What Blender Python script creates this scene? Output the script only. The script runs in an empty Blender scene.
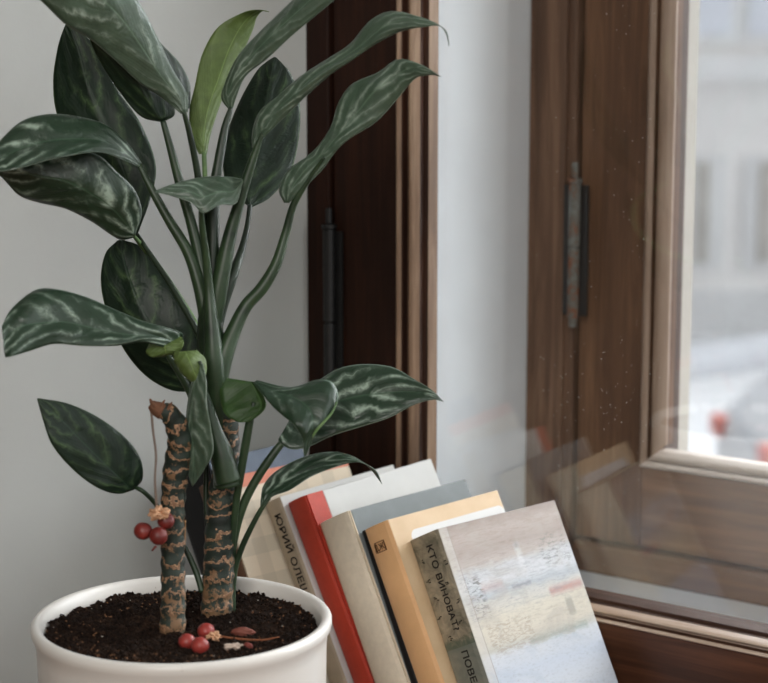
import bpy, bmesh, math, random
import numpy as np
from math import sin, cos, pi, radians, tan, sqrt, atan2, degrees
from mathutils import Vector, Matrix, noise as mnoise
random.seed(7)
SC = bpy.context.scene
COL = SC.collection
# ------------------------------------------------------------------ camera model
FPX = 1720.0; CX, CY = 384.0, 341.5
PITCH = radians(8.5); YAW = radians(37.3)
CAM = np.array([1.0, 0.0, 1.42])
F = np.array([-sin(YAW), cos(YAW), 0.0]); R = np.array([F[1], -F[0], 0.0])
FW = F * cos(PITCH) + np.array([0, 0, -sin(PITCH)]); UP = np.cross(R, FW)
def ray(x, y): return FW + R * (x - CX) / FPX + UP * (-(y - CY)) / FPX
def at(x, y, d): return CAM + ray(x, y) * d                # point seen at x, y, d metres deep
def on_y(x, y, Y):                                         # point on the plane Y = const
    r = ray(x, y); return CAM + r * (Y / r[1])
def on_z(x, y, Z):
    r = ray(x, y); return CAM + r * ((Z - CAM[2]) / r[2])
def rel(x, y, z): return Vector((CAM[0] + x, CAM[1] + y, CAM[2] + z))
ZS = CAM[2] - 0.52                                         # sill height

cd = bpy.data.cameras.new('camera'); cam = bpy.data.objects.new('camera', cd); COL.objects.link(cam)
M = Matrix(((R[0], UP[0], -FW[0], CAM[0]), (R[1], UP[1], -FW[1], CAM[1]), (R[2], UP[2], -FW[2], CAM[2]), (0, 0, 0, 1)))
cam.matrix_world = M
cd.sensor_width = 36.0; cd.lens = FPX / 768 * 36; cd.clip_start = 0.01; cd.clip_end = 300
cd.dof.use_dof = True; cd.dof.focus_distance = 1.2; cd.dof.aperture_fstop = 8.0
SC.camera = cam
SC.view_settings.view_transform = 'Standard'; SC.view_settings.look = 'None'
SC.view_settings.exposure = 0.13; SC.view_settings.gamma = 1.0; SC.view_settings.use_curve_mapping = False

# ------------------------------------------------------------------ helpers
def s2l(c):
    return tuple(((v / 255) / 12.92 if v / 255 <= 0.04045 else ((v / 255 + 0.055) / 1.055) ** 2.4) for v in c)
def rgba(c): return (*s2l(c), 1.0)
def tag(o, label=None, cat=None, group=None, kind=None):
    if label: o['label'] = label
    if cat: o['category'] = cat
    if group: o['group'] = group
    if kind: o['kind'] = kind
    return o
def empty(name, loc, rot=None):
    o = bpy.data.objects.new(name, None); COL.objects.link(o)
    if rot is not None: o.matrix_world = Matrix.Translation(Vector(loc)) @ rot.to_4x4()
    else: o.location = Vector(loc)
    o.empty_display_size = 0.02
    return o
class MB:
    def __init__(s): s.v = []; s.f = []; s.uv = []; s.hasuv = False
    def add(s, vs, fs, uvs=None):
        b = len(s.v); s.v += [tuple(v) for v in vs]; s.f += [tuple(i + b for i in f) for f in fs]
        if uvs is not None: s.uv += uvs; s.hasuv = True
        else: s.uv += [(0, 0)] * len(vs)
        return s
    def box(s, a, b):
        x0, y0, z0 = a; x1, y1, z1 = b
        return s.add([(x0,y0,z0),(x1,y0,z0),(x1,y1,z0),(x0,y1,z0),(x0,y0,z1),(x1,y0,z1),(x1,y1,z1),(x0,y1,z1)],
              [(0,3,2,1),(4,5,6,7),(0,1,5,4),(1,2,6,5),(2,3,7,6),(3,0,4,7)])
    def build(s, name, mat, parent=None, smooth=False, bevel=0.0, loc=None, segs=2):
        me = bpy.data.meshes.new(name)
        vs = s.v
        if loc is not None: vs = [tuple(Vector(v) - Vector(loc)) for v in vs]
        me.from_pydata(vs, [], s.f); me.update()
        if s.hasuv:
            ul = me.uv_layers.new(name='uv')
            for l in me.loops: ul.data[l.index].uv = s.uv[l.vertex_index]
        bm = bmesh.new(); bm.from_mesh(me); bmesh.ops.recalc_face_normals(bm, faces=bm.faces); bm.to_mesh(me); bm.free()
        if smooth:
            for p in me.polygons: p.use_smooth = True
        me.materials.append(mat)
        o = bpy.data.objects.new(name, me); COL.objects.link(o)
        if loc is not None: o.location = Vector(loc)
        if parent is not None:
            o.parent = parent
            if loc is None and parent.type == 'EMPTY' and parent.get('_world'):
                o.matrix_parent_inverse = parent.matrix_world.inverted()
        if bevel:
            m = o.modifiers.new('bevel', 'BEVEL'); m.width = bevel; m.segments = segs; m.limit_method = 'ANGLE'; m.angle_limit = radians(40)
        return o
def wpar(o, parent):                                        # parent, keep the world place
    bpy.context.view_layer.update()
    o.parent = parent; o.matrix_parent_inverse = parent.matrix_world.inverted()
    return o
def catmull(P, n):
    P = [np.array(p, float) for p in P]; k = len(P)
    out = []
    for i in range(n):
        t = i / (n - 1) * (k - 1); j = min(int(t), k - 2); u = t - j
        p1, p2 = P[j], P[j+1]; p0 = P[j-1] if j > 0 else 2*p1 - p2; p3 = P[j+2] if j + 2 < k else 2*p2 - p1
        out.append(0.5 * ((2*p1) + (-p0+p2)*u + (2*p0-5*p1+4*p2-p3)*u*u + (-p0+3*p1-3*p2+p3)*u**3))
    return out
def tube(mb, pts, rad, n=None, seg=14, cap=True, bump=None, flat=1.0):
    """pts world points, rad metres (one per point); smooth tube, uv = (around, metres along)"""
    n = n or max(8, len(pts) * 6)
    Q = catmull([np.append(p, r) for p, r in zip(pts, rad)], n)
    C = [q[:3] for q in Q]; rr = [max(q[3], 1e-5) for q in Q]
    T = [C[min(i+1, n-1)] - C[max(i-1, 0)] for i in range(n)]; T = [t / (np.linalg.norm(t) + 1e-12) for t in T]
    a = np.array([0, 1., 0]) if abs(T[0][1]) < .8 else np.array([1., 0, 0])
    u = np.cross(T[0], a); u /= np.linalg.norm(u)
    vs = []; uv = []; L = 0
    for i in range(n):
        if i: L += np.linalg.norm(C[i] - C[i-1]); u = u - T[i] * (u @ T[i]); u /= np.linalg.norm(u)
        w = np.cross(T[i], u)
        for k in range(seg):
            an = 2*pi*k/seg; r = rr[i]
            if bump: r = r + bump(L, an)
            vs.append(C[i] + u * cos(an) * r + w * sin(an) * r * flat); uv.append((k / seg, L))
    fs = [(i*seg+k, i*seg+(k+1) % seg, (i+1)*seg+(k+1) % seg, (i+1)*seg+k) for i in range(n-1) for k in range(seg)]
    if cap: fs += [tuple(range(seg))[::-1], tuple((n-1)*seg + k for k in range(seg))]
    mb.add(vs, fs, uv); return mb
def lathe(mb, prof, c, seg=96):
    vs = [(c[0] + r*cos(2*pi*k/seg), c[1] + r*sin(2*pi*k/seg), z) for r, z in prof for k in range(seg)]
    n = len(prof)
    fs = [(i*seg+k, i*seg+(k+1) % seg, (i+1)*seg+(k+1) % seg, (i+1)*seg+k) for i in range(n-1) for k in range(seg)]
    mb.add(vs, fs); return mb
def blob(mb, c, r, seed=0, amp=0.0, sub=3, sc=(1,1,1), rot=None):
    bm = bmesh.new(); bmesh.ops.create_icosphere(bm, subdivisions=sub, radius=1.0)
    vs = []
    for v in bm.verts:
        p = v.co.copy(); k = 1 + amp * mnoise.noise(p * 2.3 + Vector((seed, seed*1.7, 0)))
        p = Vector((p.x*sc[0], p.y*sc[1], p.z*sc[2])) * r * k
        if rot: p = rot @ p
        vs.append(Vector(c) + p)
    fs = [tuple(v.index for v in f.verts) for f in bm.faces]; bm.free()
    mb.add(vs, fs); return mb

# ------------------------------------------------------------------ node helpers
class NT:
    def __init__(s, name):
        s.m = bpy.data.materials.new(name); s.m.use_nodes = True; s.t = s.m.node_tree; s.n = s.t.nodes; s.l = s.t.links
        s.b = s.n['Principled BSDF']; s.out = s.n['Material Output']
    def new(s, t, **k):
        n = s.n.new(t)
        for a, v in k.items(): setattr(n, a, v)
        return n
    def put(s, sock, v):
        if isinstance(v, bpy.types.NodeSocket): s.l.new(v, sock)
        elif v is not None: sock.default_value = v
    def math(s, op, a, b=None, c=None, clamp=False):
        n = s.new('ShaderNodeMath', operation=op, use_clamp=clamp); s.put(n.inputs[0], a)
        if b is not None: s.put(n.inputs[1], b)
        if c is not None: s.put(n.inputs[2], c)
        return n.outputs[0]
    def mix(s, fac, a, b, mode='MIX'):
        n = s.new('ShaderNodeMix', data_type='RGBA', blend_type=mode); s.put(n.inputs['Factor'], fac); s.put(n.inputs['A'] if 0 else n.inputs[6], a); s.put(n.inputs[7], b)
        return n.outputs[2]
    def ramp(s, fac, stops, interp='LINEAR'):
        n = s.new('ShaderNodeValToRGB'); s.put(n.inputs[0], fac); e = n.color_ramp.elements; n.color_ramp.interpolation = interp
        while len(e) > 1: e.remove(e[0])
        e[0].position = stops[0][0]; e[0].color = stops[0][1]
        for p, c in stops[1:]:
            x = e.new(p); x.color = c
        return n.outputs[0]
    def co(s, kind='Object', scale=(1,1,1), loc=(0,0,0)):
        c = s.new('ShaderNodeTexCoord'); m = s.new('ShaderNodeMapping'); s.l.new(c.outputs[kind], m.inputs[0])
        m.inputs['Scale'].default_value = scale; m.inputs['Location'].default_value = loc
        return m.outputs[0]
    def noise(s, vec, scale, detail=4, rough=.5, dist=0):
        n = s.new('ShaderNodeTexNoise'); s.put(n.inputs['Vector'], vec); n.inputs['Scale'].default_value = scale
        n.inputs['Detail'].default_value = detail; n.inputs['Roughness'].default_value = rough; n.inputs['Distortion'].default_value = dist
        return n.outputs[0]
    def sep(s, vec):
        n = s.new('ShaderNodeSeparateXYZ'); s.put(n.inputs[0], vec); return n.outputs
    def bump(s, h, strength=.3, dist=.001):
        n = s.new('ShaderNodeBump'); s.put(n.inputs['Height'], h); n.inputs['Strength'].default_value = strength; n.inputs['Distance'].default_value = dist
        s.l.new(n.outputs[0], s.b.inputs['Normal'])
    def fin(s, col=None, rough=.6, spec=.5, **k):
        if col is not None: s.put(s.b.inputs['Base Color'], col)
        s.put(s.b.inputs['Roughness'], rough); s.b.inputs['Specular IOR Level'].default_value = spec
        for a, v in k.items(): s.put(s.b.inputs[a.replace('_', ' ')], v)
        return s.m
def plain(name, c, rough=.6, spec=.4, var=.08, nscale=60, bump=.15, bd=.0004):
    t = NT(name); v = t.co(); n = t.noise(v, nscale, 6, .6)
    lo = tuple(x * (1 - var) for x in s2l(c)) + (1,); hi = tuple(min(1, x * (1 + var)) for x in s2l(c)) + (1,)
    col = t.ramp(n, [(.3, lo), (.7, hi)]); t.bump(n, bump, bd)
    return t.fin(col, rough, spec)
def wood(name, axis, dark, mid, light, rough=.5, spec=.4, scale=1.0, streak=.5):
    t = NT(name); s = [90 * scale] * 3; s[axis] = 5 * scale
    v = t.co(scale=tuple(s)); a = t.noise(v, 1.0, 8, .65, 1.2)
    s2 = [260 * scale] * 3; s2[axis] = 9 * scale
    b = t.noise(t.co(scale=tuple(s2)), 1.0, 6, .7, .4)
    s3 = [16 * scale] * 3; s3[axis] = 2.5 * scale
    c = t.noise(t.co(scale=tuple(s3)), 1.0, 4, .6, .6)
    m = t.math('ADD', t.math('MULTIPLY', a, .45), t.math('ADD', t.math('MULTIPLY', b, .3 * streak + .1), t.math('MULTIPLY', c, .4)))
    col = t.ramp(m, [(.35, rgba(dark)), (.55, rgba(mid)), (.76, rgba(light))])
    t.bump(m, .35, .0008)
    return t.fin(col, rough, spec)

MAT = {}
def wall_mat():
    t = NT('painted_plaster'); v = t.co()
    n = t.noise(v, 3, 5, .6); n2 = t.noise(v, 90, 5, .6)
    col = t.ramp(n, [(.3, rgba((170, 172, 169))), (.7, rgba((179, 181, 178)))])
    t.bump(t.math('ADD', t.math('MULTIPLY', n2, .4), n), .25, .002)
    return t.fin(col, .75, .25)
MAT['wall'] = wall_mat()
MAT['reveal'] = plain('white_reveal_paint', (238, 244, 247), .55, .3, .03, 25, .2, .001)
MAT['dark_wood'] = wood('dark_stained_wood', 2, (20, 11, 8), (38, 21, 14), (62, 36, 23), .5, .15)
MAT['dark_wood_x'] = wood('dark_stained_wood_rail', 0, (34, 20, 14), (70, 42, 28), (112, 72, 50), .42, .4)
MAT['mould'] = wood('highlit_moulding_wood', 2, (70, 50, 36), (126, 101, 80), (178, 154, 130), .45, .4)  # lighter tones put the bead highlights into the colour
MAT['mould_x'] = wood('highlit_moulding_wood_rail', 0, (104, 78, 62), (168, 146, 128), (226, 214, 202), .36, .6)  # whitish tones paint the highlights along the rail beads
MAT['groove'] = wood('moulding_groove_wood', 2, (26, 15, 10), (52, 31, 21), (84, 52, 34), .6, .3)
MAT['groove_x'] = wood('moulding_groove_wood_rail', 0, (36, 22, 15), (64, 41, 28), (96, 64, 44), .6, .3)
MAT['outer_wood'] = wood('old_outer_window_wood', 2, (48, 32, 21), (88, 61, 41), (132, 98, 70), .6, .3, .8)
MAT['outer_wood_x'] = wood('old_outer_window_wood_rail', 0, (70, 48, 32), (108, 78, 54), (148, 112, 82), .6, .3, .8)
MAT['outer_red'] = wood('reddish_old_frame_wood', 2, (54, 39, 30), (98, 73, 56), (150, 119, 95), .6, .3, .7)
MAT['outer_mould'] = wood('pale_outer_moulding_wood', 2, (104, 84, 68), (140, 118, 100), (172, 152, 134), .5, .4)
MAT['outer_mould_x'] = wood('pale_outer_moulding_wood_rail', 0, (146, 132, 118), (180, 168, 156), (210, 202, 192), .45, .4)
MAT['iron'] = plain('dark_iron', (20, 20, 20), .42, .5, .3, 120, .5, .0006)
t = NT('chipped_painted_iron'); n = t.noise(t.co(), 70, 5, .7)
MAT['rusty'] = t.fin(t.ramp(n, [(.4, rgba((112, 116, 112))), (.52, rgba((96, 92, 84))), (.6, rgba((120, 74, 48))), (.75, rgba((60, 44, 36)))]), .6, .4)
MAT['sill'] = wood('brown_sill_wood', 0, (70, 46, 32), (104, 72, 52), (140, 104, 80), .45, .4)
MAT['floor'] = wood('parquet_floor', 0, (84, 60, 42), (120, 88, 62), (150, 116, 86), .45, .4, .4)
# thin window glass
def glass_mat(name, tint=1.0, refl=1.0, dust=False):
    t = NT(name); t.n.remove(t.b)
    tr = t.new('ShaderNodeBsdfTransparent'); tr.inputs[0].default_value = (tint, tint, tint * 1.0, 1)
    gl = t.new('ShaderNodeBsdfGlossy'); gl.inputs['Roughness'].default_value = 0.0; gl.inputs[0].default_value = (.95, .97, .98, 1)
    fr = t.new('ShaderNodeFresnel'); ge = t.new('ShaderNodeNewGeometry'); t.put(fr.inputs[0], t.math('SUBTRACT', 1.5, t.math('MULTIPLY', ge.outputs['Backfacing'], .8333)))
    fac = t.math('MULTIPLY', fr.outputs[0], refl, clamp=True)
    mx = t.new('ShaderNodeMixShader'); t.l.new(fac, mx.inputs[0]); t.l.new(tr.outputs[0], mx.inputs[1]); t.l.new(gl.outputs[0], mx.inputs[2])
    t.l.new(mx.outputs[0], t.out.inputs['Surface'])
    return t.m
MAT['glass'] = glass_mat('window_glass', .99, 1.7)
MAT['glass_out'] = glass_mat('outer_window_glass', .97, 1.2)
t = NT('dust_specks'); MAT['dust'] = t.fin(rgba((205, 205, 200)), .9, .1)

# ================================================================== SETTING
YC = 1.150      # face of the inner casement (relative to the camera)
YG = 1.175      # inner glass
YO = 1.350      # face of the outer window
XR = 0.55       # right end of the windows (relative)
ZT = 0.95       # top
def PX(px, Y, py=300): return float(on_y(px, py, Y)[0] - CAM[0])
def PZ(px, py, Y): return float(on_y(px, py, Y)[2] - CAM[2])
def rbox(mb, x0, x1, y0, y1, z0, z1):
    return mb.box((CAM[0]+min(x0,x1), y0, CAM[2]+min(z0,z1)), (CAM[0]+max(x0,x1), y1, CAM[2]+max(z0,z1)))
xc = PX(308.5, YC - .004)                       # corner of left wall and inner frame
x_m = PX(395, YC - .005); x_g = PX(438, YG)   # moulding outer bead, glass edge
SPL = 0.19
def wall_x(y): return xc - (YC - y) * SPL
# left wall (splayed reveal of the niche)
mb = MB(); YN = .79
poly = [(wall_x(YN), YN), (wall_x(YC + .04), YC + .04), (-4.0, YC + .04), (-4.0, YN)]
v = [(CAM[0] + x, y, CAM[2] + z) for z in (-CAM[2], 2.0) for x, y in poly]
mb.add(v, [(0,1,2,3),(4,5,6,7),(0,1,5,4),(1,2,6,5),(2,3,7,6),(3,0,4,7)])
tag(mb.build('wall_left', MAT['wall']), kind='structure')
MAT['room'] = plain('dim_room_wall', (120, 108, 96), .8, .2, .05, 3)
tag(MB().box((-3.1, -2.8, 0), (3.8, -2.65, 3.4)).build('wall_back', MAT['room']), kind='structure')
tag(MB().box((-3.1, -2.6, 0), (-3.0, .78, 3.4)).build('wall_far', MAT['room']), kind='structure')
tag(MB().box((-4.0, -2.8, 3.42), (3.8, 1.5, 3.5)).build('ceiling', MAT['reveal']), kind='structure')
# floor
mb = MB(); mb.box((-3.1, -2.65, -.05), (3.8, 1.14, 0)); tag(mb.build('floor', MAT['floor']), kind='structure')
# window wall below the sill, above the windows and right of them
mb = MB()
rbox(mb, xc - .2, 2.8, YC + .012, 1.50, -CAM[2], -.56)
rbox(mb, xc - .2, 2.8, YC + .005, 1.50, ZT, 2.0)
rbox(mb, XR, 2.8, YC + .005, 1.50, -.56, ZT)
tag(mb.build('wall_window', MAT['wall']), kind='structure')
# wooden window board the pot and books stand on
mb = MB(); mb.box((CAM[0] + wall_x(.55) + .012, .50, ZS - .04), (CAM[0] + 1.0, 1.145, ZS))
sb = mb.build('trim_1', MAT['sill'], bevel=.006); tag(sb, kind='structure')
# plaster reveal between the inner and outer windows
x_rev = PX(529, YO); z_mid = PZ(584, 571, YO)
mb = MB()
rbox(mb, x_rev - .17, x_rev, YG + .012, YO + .10, -.56, ZT)
rbox(mb, x_rev, XR, YG + .012, YO + .002, -.56, z_mid)
rbox(mb, x_rev, XR, YG + .012, YO + .10, ZT - .03, ZT)
rbox(mb, XR - .02, XR, YG + .012, YO + .10, z_mid, ZT - .03)
tag(mb.build('wall_recess', MAT['reveal']), kind='structure')

# ---- mouldings swept round a rectangular opening in the XZ plane
def ring_profile(mb, x0, x1, z0, z1, prof, sides='LBRT'):
    """prof: list of (w, y): w = inward distance from outer rectangle, y = absolute depth"""
    def P(w, y): return [(x0+w, y, z0+w), (x1-w, y, z0+w), (x1-w, y, z1-w), (x0+w, y, z1-w)]
    idx = {'B': (0, 1), 'R': (1, 2), 'T': (2, 3), 'L': (3, 0)}
    for s_ in sides:
        a, b = idx[s_]
        for i in range(len(prof) - 1):
            p, q = P(*prof[i]), P(*prof[i+1])
            v = [p[a], p[b], q[b], q[a]]
            mb.add([(CAM[0]+t_[0], t_[1], CAM[2]+t_[2]) for t_ in v], [(0,1,2,3)])
def arc(w0, y0, w1, y1, bulge, n=7):
    out = []
    for i in range(n + 1):
        t_ = i / n; w = w0 + (w1-w0)*t_; y = y0 + (y1-y0)*t_ - bulge*sin(pi*t_)
        out.append((w, y))
    return out
def rect_window(root, name, X0, X1, Z0, Z1, prof_parts, matv, matx, depth):
    pass

# ---- window 1: inner casement
W1 = empty('window_1', rel(xc, YC, -.52)); W1['_world'] = 1; tag(W1, kind='structure')
bpy.context.view_layer.update()
z_b = PZ(660, 633.5, YC)               # outer bead of bottom moulding
z_t = ZT - .09; x_r = XR - .09
xh = PX(333, YC)                       # joint between fixed frame and casement
mb = MB(); rbox(mb, xc - .02, xh - .0012, YC - .004, YG + .03, -.52, ZT); mb.build('frame_stile', MAT['dark_wood'], W1, bevel=.0015)
mb = MB(); rbox(mb, xh + .0012, x_m - .0004, YC, YG + .012, -.52, ZT); mb.build('casement_stile', MAT['dark_wood'], W1, bevel=.0015)
mb = MB(); rbox(mb, x_r + .0004, XR, YC, YG + .012, -.52, ZT); mb.build('casement_stile', MAT['dark_wood'], W1, bevel=.0015)
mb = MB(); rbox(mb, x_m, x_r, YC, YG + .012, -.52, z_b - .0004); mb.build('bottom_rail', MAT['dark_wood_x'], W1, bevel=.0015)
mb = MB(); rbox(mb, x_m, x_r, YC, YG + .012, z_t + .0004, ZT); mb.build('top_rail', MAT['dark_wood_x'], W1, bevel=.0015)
wv = x_g - x_m                          # visible moulding width
prof = [(0, YC + .002), (0, YC - .0035)] + arc(0, YC - .0035, .0055, YC - .0035, .0028, 6) + [(.0056, YC + .003), (.0085, YC + .003)] \
     + arc(.0085, YC + .0015, .0175, YC + .006, .005, 8) + [(.0176, YC + .013), (.0215, YC + .014)] + arc(.0215, YC + .0125, wv, YG - .001, .0025, 5)
# groove bits get the dark wood, beads the wood with painted highlights
def split_prof(prof, root, rect, matb, matg, sides, nm):
    a = MB(); b = MB()
    x0, x1, z0, z1 = rect
    for i in range(len(prof) - 1):
        w0, y0 = prof[i]; w1, y1 = prof[i+1]
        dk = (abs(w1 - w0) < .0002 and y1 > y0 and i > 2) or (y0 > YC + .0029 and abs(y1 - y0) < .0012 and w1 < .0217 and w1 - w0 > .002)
        ring_profile(b if dk else a, x0, x1, z0, z1, [prof[i], prof[i+1]], sides)
    for m_, mat, n_ in ((a, matb, nm), (b, matg, nm + '_groove')):
        if m_.v:
            m_.build(n_, mat, root)
rect = (x_m, x_r, z_b, z_t)
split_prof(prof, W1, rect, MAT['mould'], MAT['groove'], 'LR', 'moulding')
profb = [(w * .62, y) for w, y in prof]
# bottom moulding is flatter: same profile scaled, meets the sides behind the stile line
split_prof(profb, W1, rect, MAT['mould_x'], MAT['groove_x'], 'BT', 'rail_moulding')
mb = MB(); rbox(mb, x_g - .012, x_r, YG, YG + .003, z_b + wv * .5, z_t); mb.build('pane', MAT['glass'], W1)
# backing rebate behind the bottom moulding
mb = MB(); rbox(mb, x_m, x_r, YG + .003, YG + .012, z_b - .002, z_b + wv * .55); mb.build('glazing_rebate', MAT['groove_x'], W1)
mb = MB(); rbox(mb, x_m, x_g - .010, YG + .003, YG + .012, z_b + wv*.55, z_t); mb.build('glazing_rebate', MAT['groove'], W1)
# inner hinge: two barrels and finial
def hinge(root, px, Y, y_top, y_bot, rpx, mat, fin=True, off=0.0):
    p0 = on_y(px, y_top, Y); p1 = on_y(px, y_bot, Y); d = np.linalg.norm(p0 - CAM); r = rpx * d / FPX
    p1 = np.array([p0[0], p0[1], p1[2]])
    mb = MB(); mid = p0 * .55 + p1 * .45
    L = p0[2] - p1[2]
    def cyl(za, zb, rr):
        n = 20; vs = [(p0[0]+cos(2*pi*k/n)*rr, p0[1]+sin(2*pi*k/n)*rr, z) for z in (za, zb) for k in range(n)]
        mb.add(vs, [(k, (k+1) % n, n+(k+1) % n, n+k) for k in range(n)] + [tuple(range(n))[::-1], tuple(range(n, 2*n))])
    cyl(p0[2], p0[2] - L * .47, r); cyl(p0[2] - L*.48, p1[2], r * .97); cyl(p1[2] + L, p1[2], r*.6)
    if fin:
        cyl(p0[2], p0[2] + r*.8, r * 1.25); cyl(p0[2] + r*.8, p0[2] + r * 3.4, r * .55); cyl(p1[2] - r*1.6, p1[2], r * .7)
    h = mb.build('hinge', mat, root, bevel=r*.18)
    mb = MB(); mb.box((p0[0]-r*2.4, p0[1] + r*.55, p1[2]+.002), (p0[0]+r*2.2, p0[1] + r*.95 , p0[2]-.002)); mb.build('hinge_plate', MAT['iron'], h)
    return h
hinge(W1, 329, YC - .006, 229, 424, 6.2, MAT['iron'])

# dust specks on the inner glass
mb = MB()
for i in range(150):
    px = random.uniform(535, 665); py = random.uniform(5, 600) if random.random() < .5 else random.gauss(395, 30)
    if random.random() < .3: px = random.gauss(620, 14)
    p = on_y(px, py, YG - .0006); s_ = random.uniform(.00012, .00038)
    if p[2] - CAM[2] < z_b + .012: continue
    n = 6; mb.add([(p[0]+cos(a*pi/3)*s_, p[1], p[2]+sin(a*pi/3)*s_*random.uniform(.7,1.2)) for a in range(n)] + [(p[0]+cos(a*pi/3)*s_, p[1]+.0002, p[2]+sin(a*pi/3)*s_) for a in range(n)],
        [tuple(range(6)), tuple(range(6, 12))[::-1]] + [(a, a+6, (a+1) % 6 + 6, (a+1) % 6) for a in range(6)])
d_ = mb.build('dust', MAT['dust'], W1); d_['kind'] = 'stuff'; d_['label'] = 'pale dust specks on the glass'

# ---- window 2: outer window
W2 = empty('window_2', rel(x_rev, YO, z_mid)); W2['_world'] = 1; tag(W2, kind='structure')
bpy.context.view_layer.update()
xo_h = PX(577, YO); xo_m = PX(645, YO); xo_g = PX(672, YO + .012)
zo_r = PZ(640, 547, YO); zo_m = PZ(640, 465.5, YO); zo_g = PZ(700, 461, YO + .012)
zo_t = ZT - .10; xo_r = XR - .12
mb = MB(); rbox(mb, x_rev, xo_h - .0018, YO - .004, YO + .07, z_mid, ZT - .03); mb.build('frame_stile', MAT['outer_red'], W2, bevel=.002)
mb = MB(); rbox(mb, x_rev + .012, xo_h - .010, YO - .009, YO - .004, z_mid, ZT - .03); mb.build('frame_bead', MAT['outer_red'], W2, bevel=.002)
mb = MB(); rbox(mb, xo_h + .0018, xo_m, YO, YO + .045, zo_r, ZT - .05); mb.build('casement_stile', MAT['outer_wood'], W2, bevel=.002)
mb = MB(); rbox(mb, xo_h - .01, xo_m, YO + .045, YO + .07, z_mid, ZT - .05); mb.build('frame_rebate', MAT['groove'], W2)
mb = MB(); rbox(mb, xo_r, XR - .02, YO, YO + .07, z_mid, ZT - .05); mb.build('casement_stile', MAT['outer_wood'], W2, bevel=.002)
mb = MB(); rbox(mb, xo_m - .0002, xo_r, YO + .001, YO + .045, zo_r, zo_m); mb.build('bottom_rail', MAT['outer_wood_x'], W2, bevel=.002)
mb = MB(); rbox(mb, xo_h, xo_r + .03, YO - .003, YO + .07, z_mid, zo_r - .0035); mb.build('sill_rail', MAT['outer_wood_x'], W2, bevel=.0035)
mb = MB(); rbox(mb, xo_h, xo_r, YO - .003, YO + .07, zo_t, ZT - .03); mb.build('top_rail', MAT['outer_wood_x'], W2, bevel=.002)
wo = xo_g - xo_m
prof2 = [(0, YO + .003), (0, YO - .004)] + arc(0, YO - .004, .007, YO - .003, .003, 6) + [(.0072, YO + .003), (.0095, YO + .003)] + arc(.0095, YO, .020, YO + .008, .003, 8) + [(.0202, YO + .011), (wo, YO + .012), (wo, YO + .02)]
def sp2(prof, rect, matb, matg, sides, nm, g=.0200):
    a = MB(); b = MB()
    for i in range(len(prof) - 1):
        dk = (.0069 < prof[i][0] < .0090 and i > 3) or prof[i][0] > g
        ring_profile(b if dk else a, *rect, [prof[i], prof[i+1]], sides)
    a.build(nm, matb, W2); b.build(nm + '_groove', matg, W2)
sp2(prof2, (xo_m, xo_r, zo_m, zo_t), MAT['outer_mould'], MAT['outer_wood'], 'LR', 'moulding')
prof3 = [(w * .72, y) for w, y in prof2]
a_ = MB(); ring_profile(a_, xo_m, xo_r, zo_m, zo_t, prof3, 'BT'); a_.build('rail_moulding', MAT['outer_mould_x'], W2)
mb = MB(); rbox(mb, xo_m, xo_r, YO + .016, YO + .019, zo_m, zo_t); mb.build('pane', MAT['glass_out'], W2)
hinge(W2, 575, YO - .015, 183, 318, 6.0, MAT['rusty'])
# outside masonry edge of the window opening (pale strip right of the outer moulding)
mb = MB(); rbox(mb, PX(672, YO+.09) - .25, PX(692, YO + .15), YO + .072, YO + .15, -.56, ZT); rbox(mb, x_rev - .1, XR + .2, YO + .072, YO + .30, -.56, zo_g - .13); rbox(mb, XR - .1, XR + .2, YO + .072, YO + .3, -.56, ZT)
tag(mb.build('wall_exterior', plain('pale_exterior_render', (170, 166, 158), .8, .2, .05, 20)), kind='structure')

# ================================================================== OUTSIDE
GZ = -3.9
tag(MB().box((-60, 6, CAM[2] + GZ - .1), (40, 60, CAM[2] + GZ)).build('ground', plain('snowy_street', (190, 191, 193), .8, .2, .08, .6, .1)), kind='structure')
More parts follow.
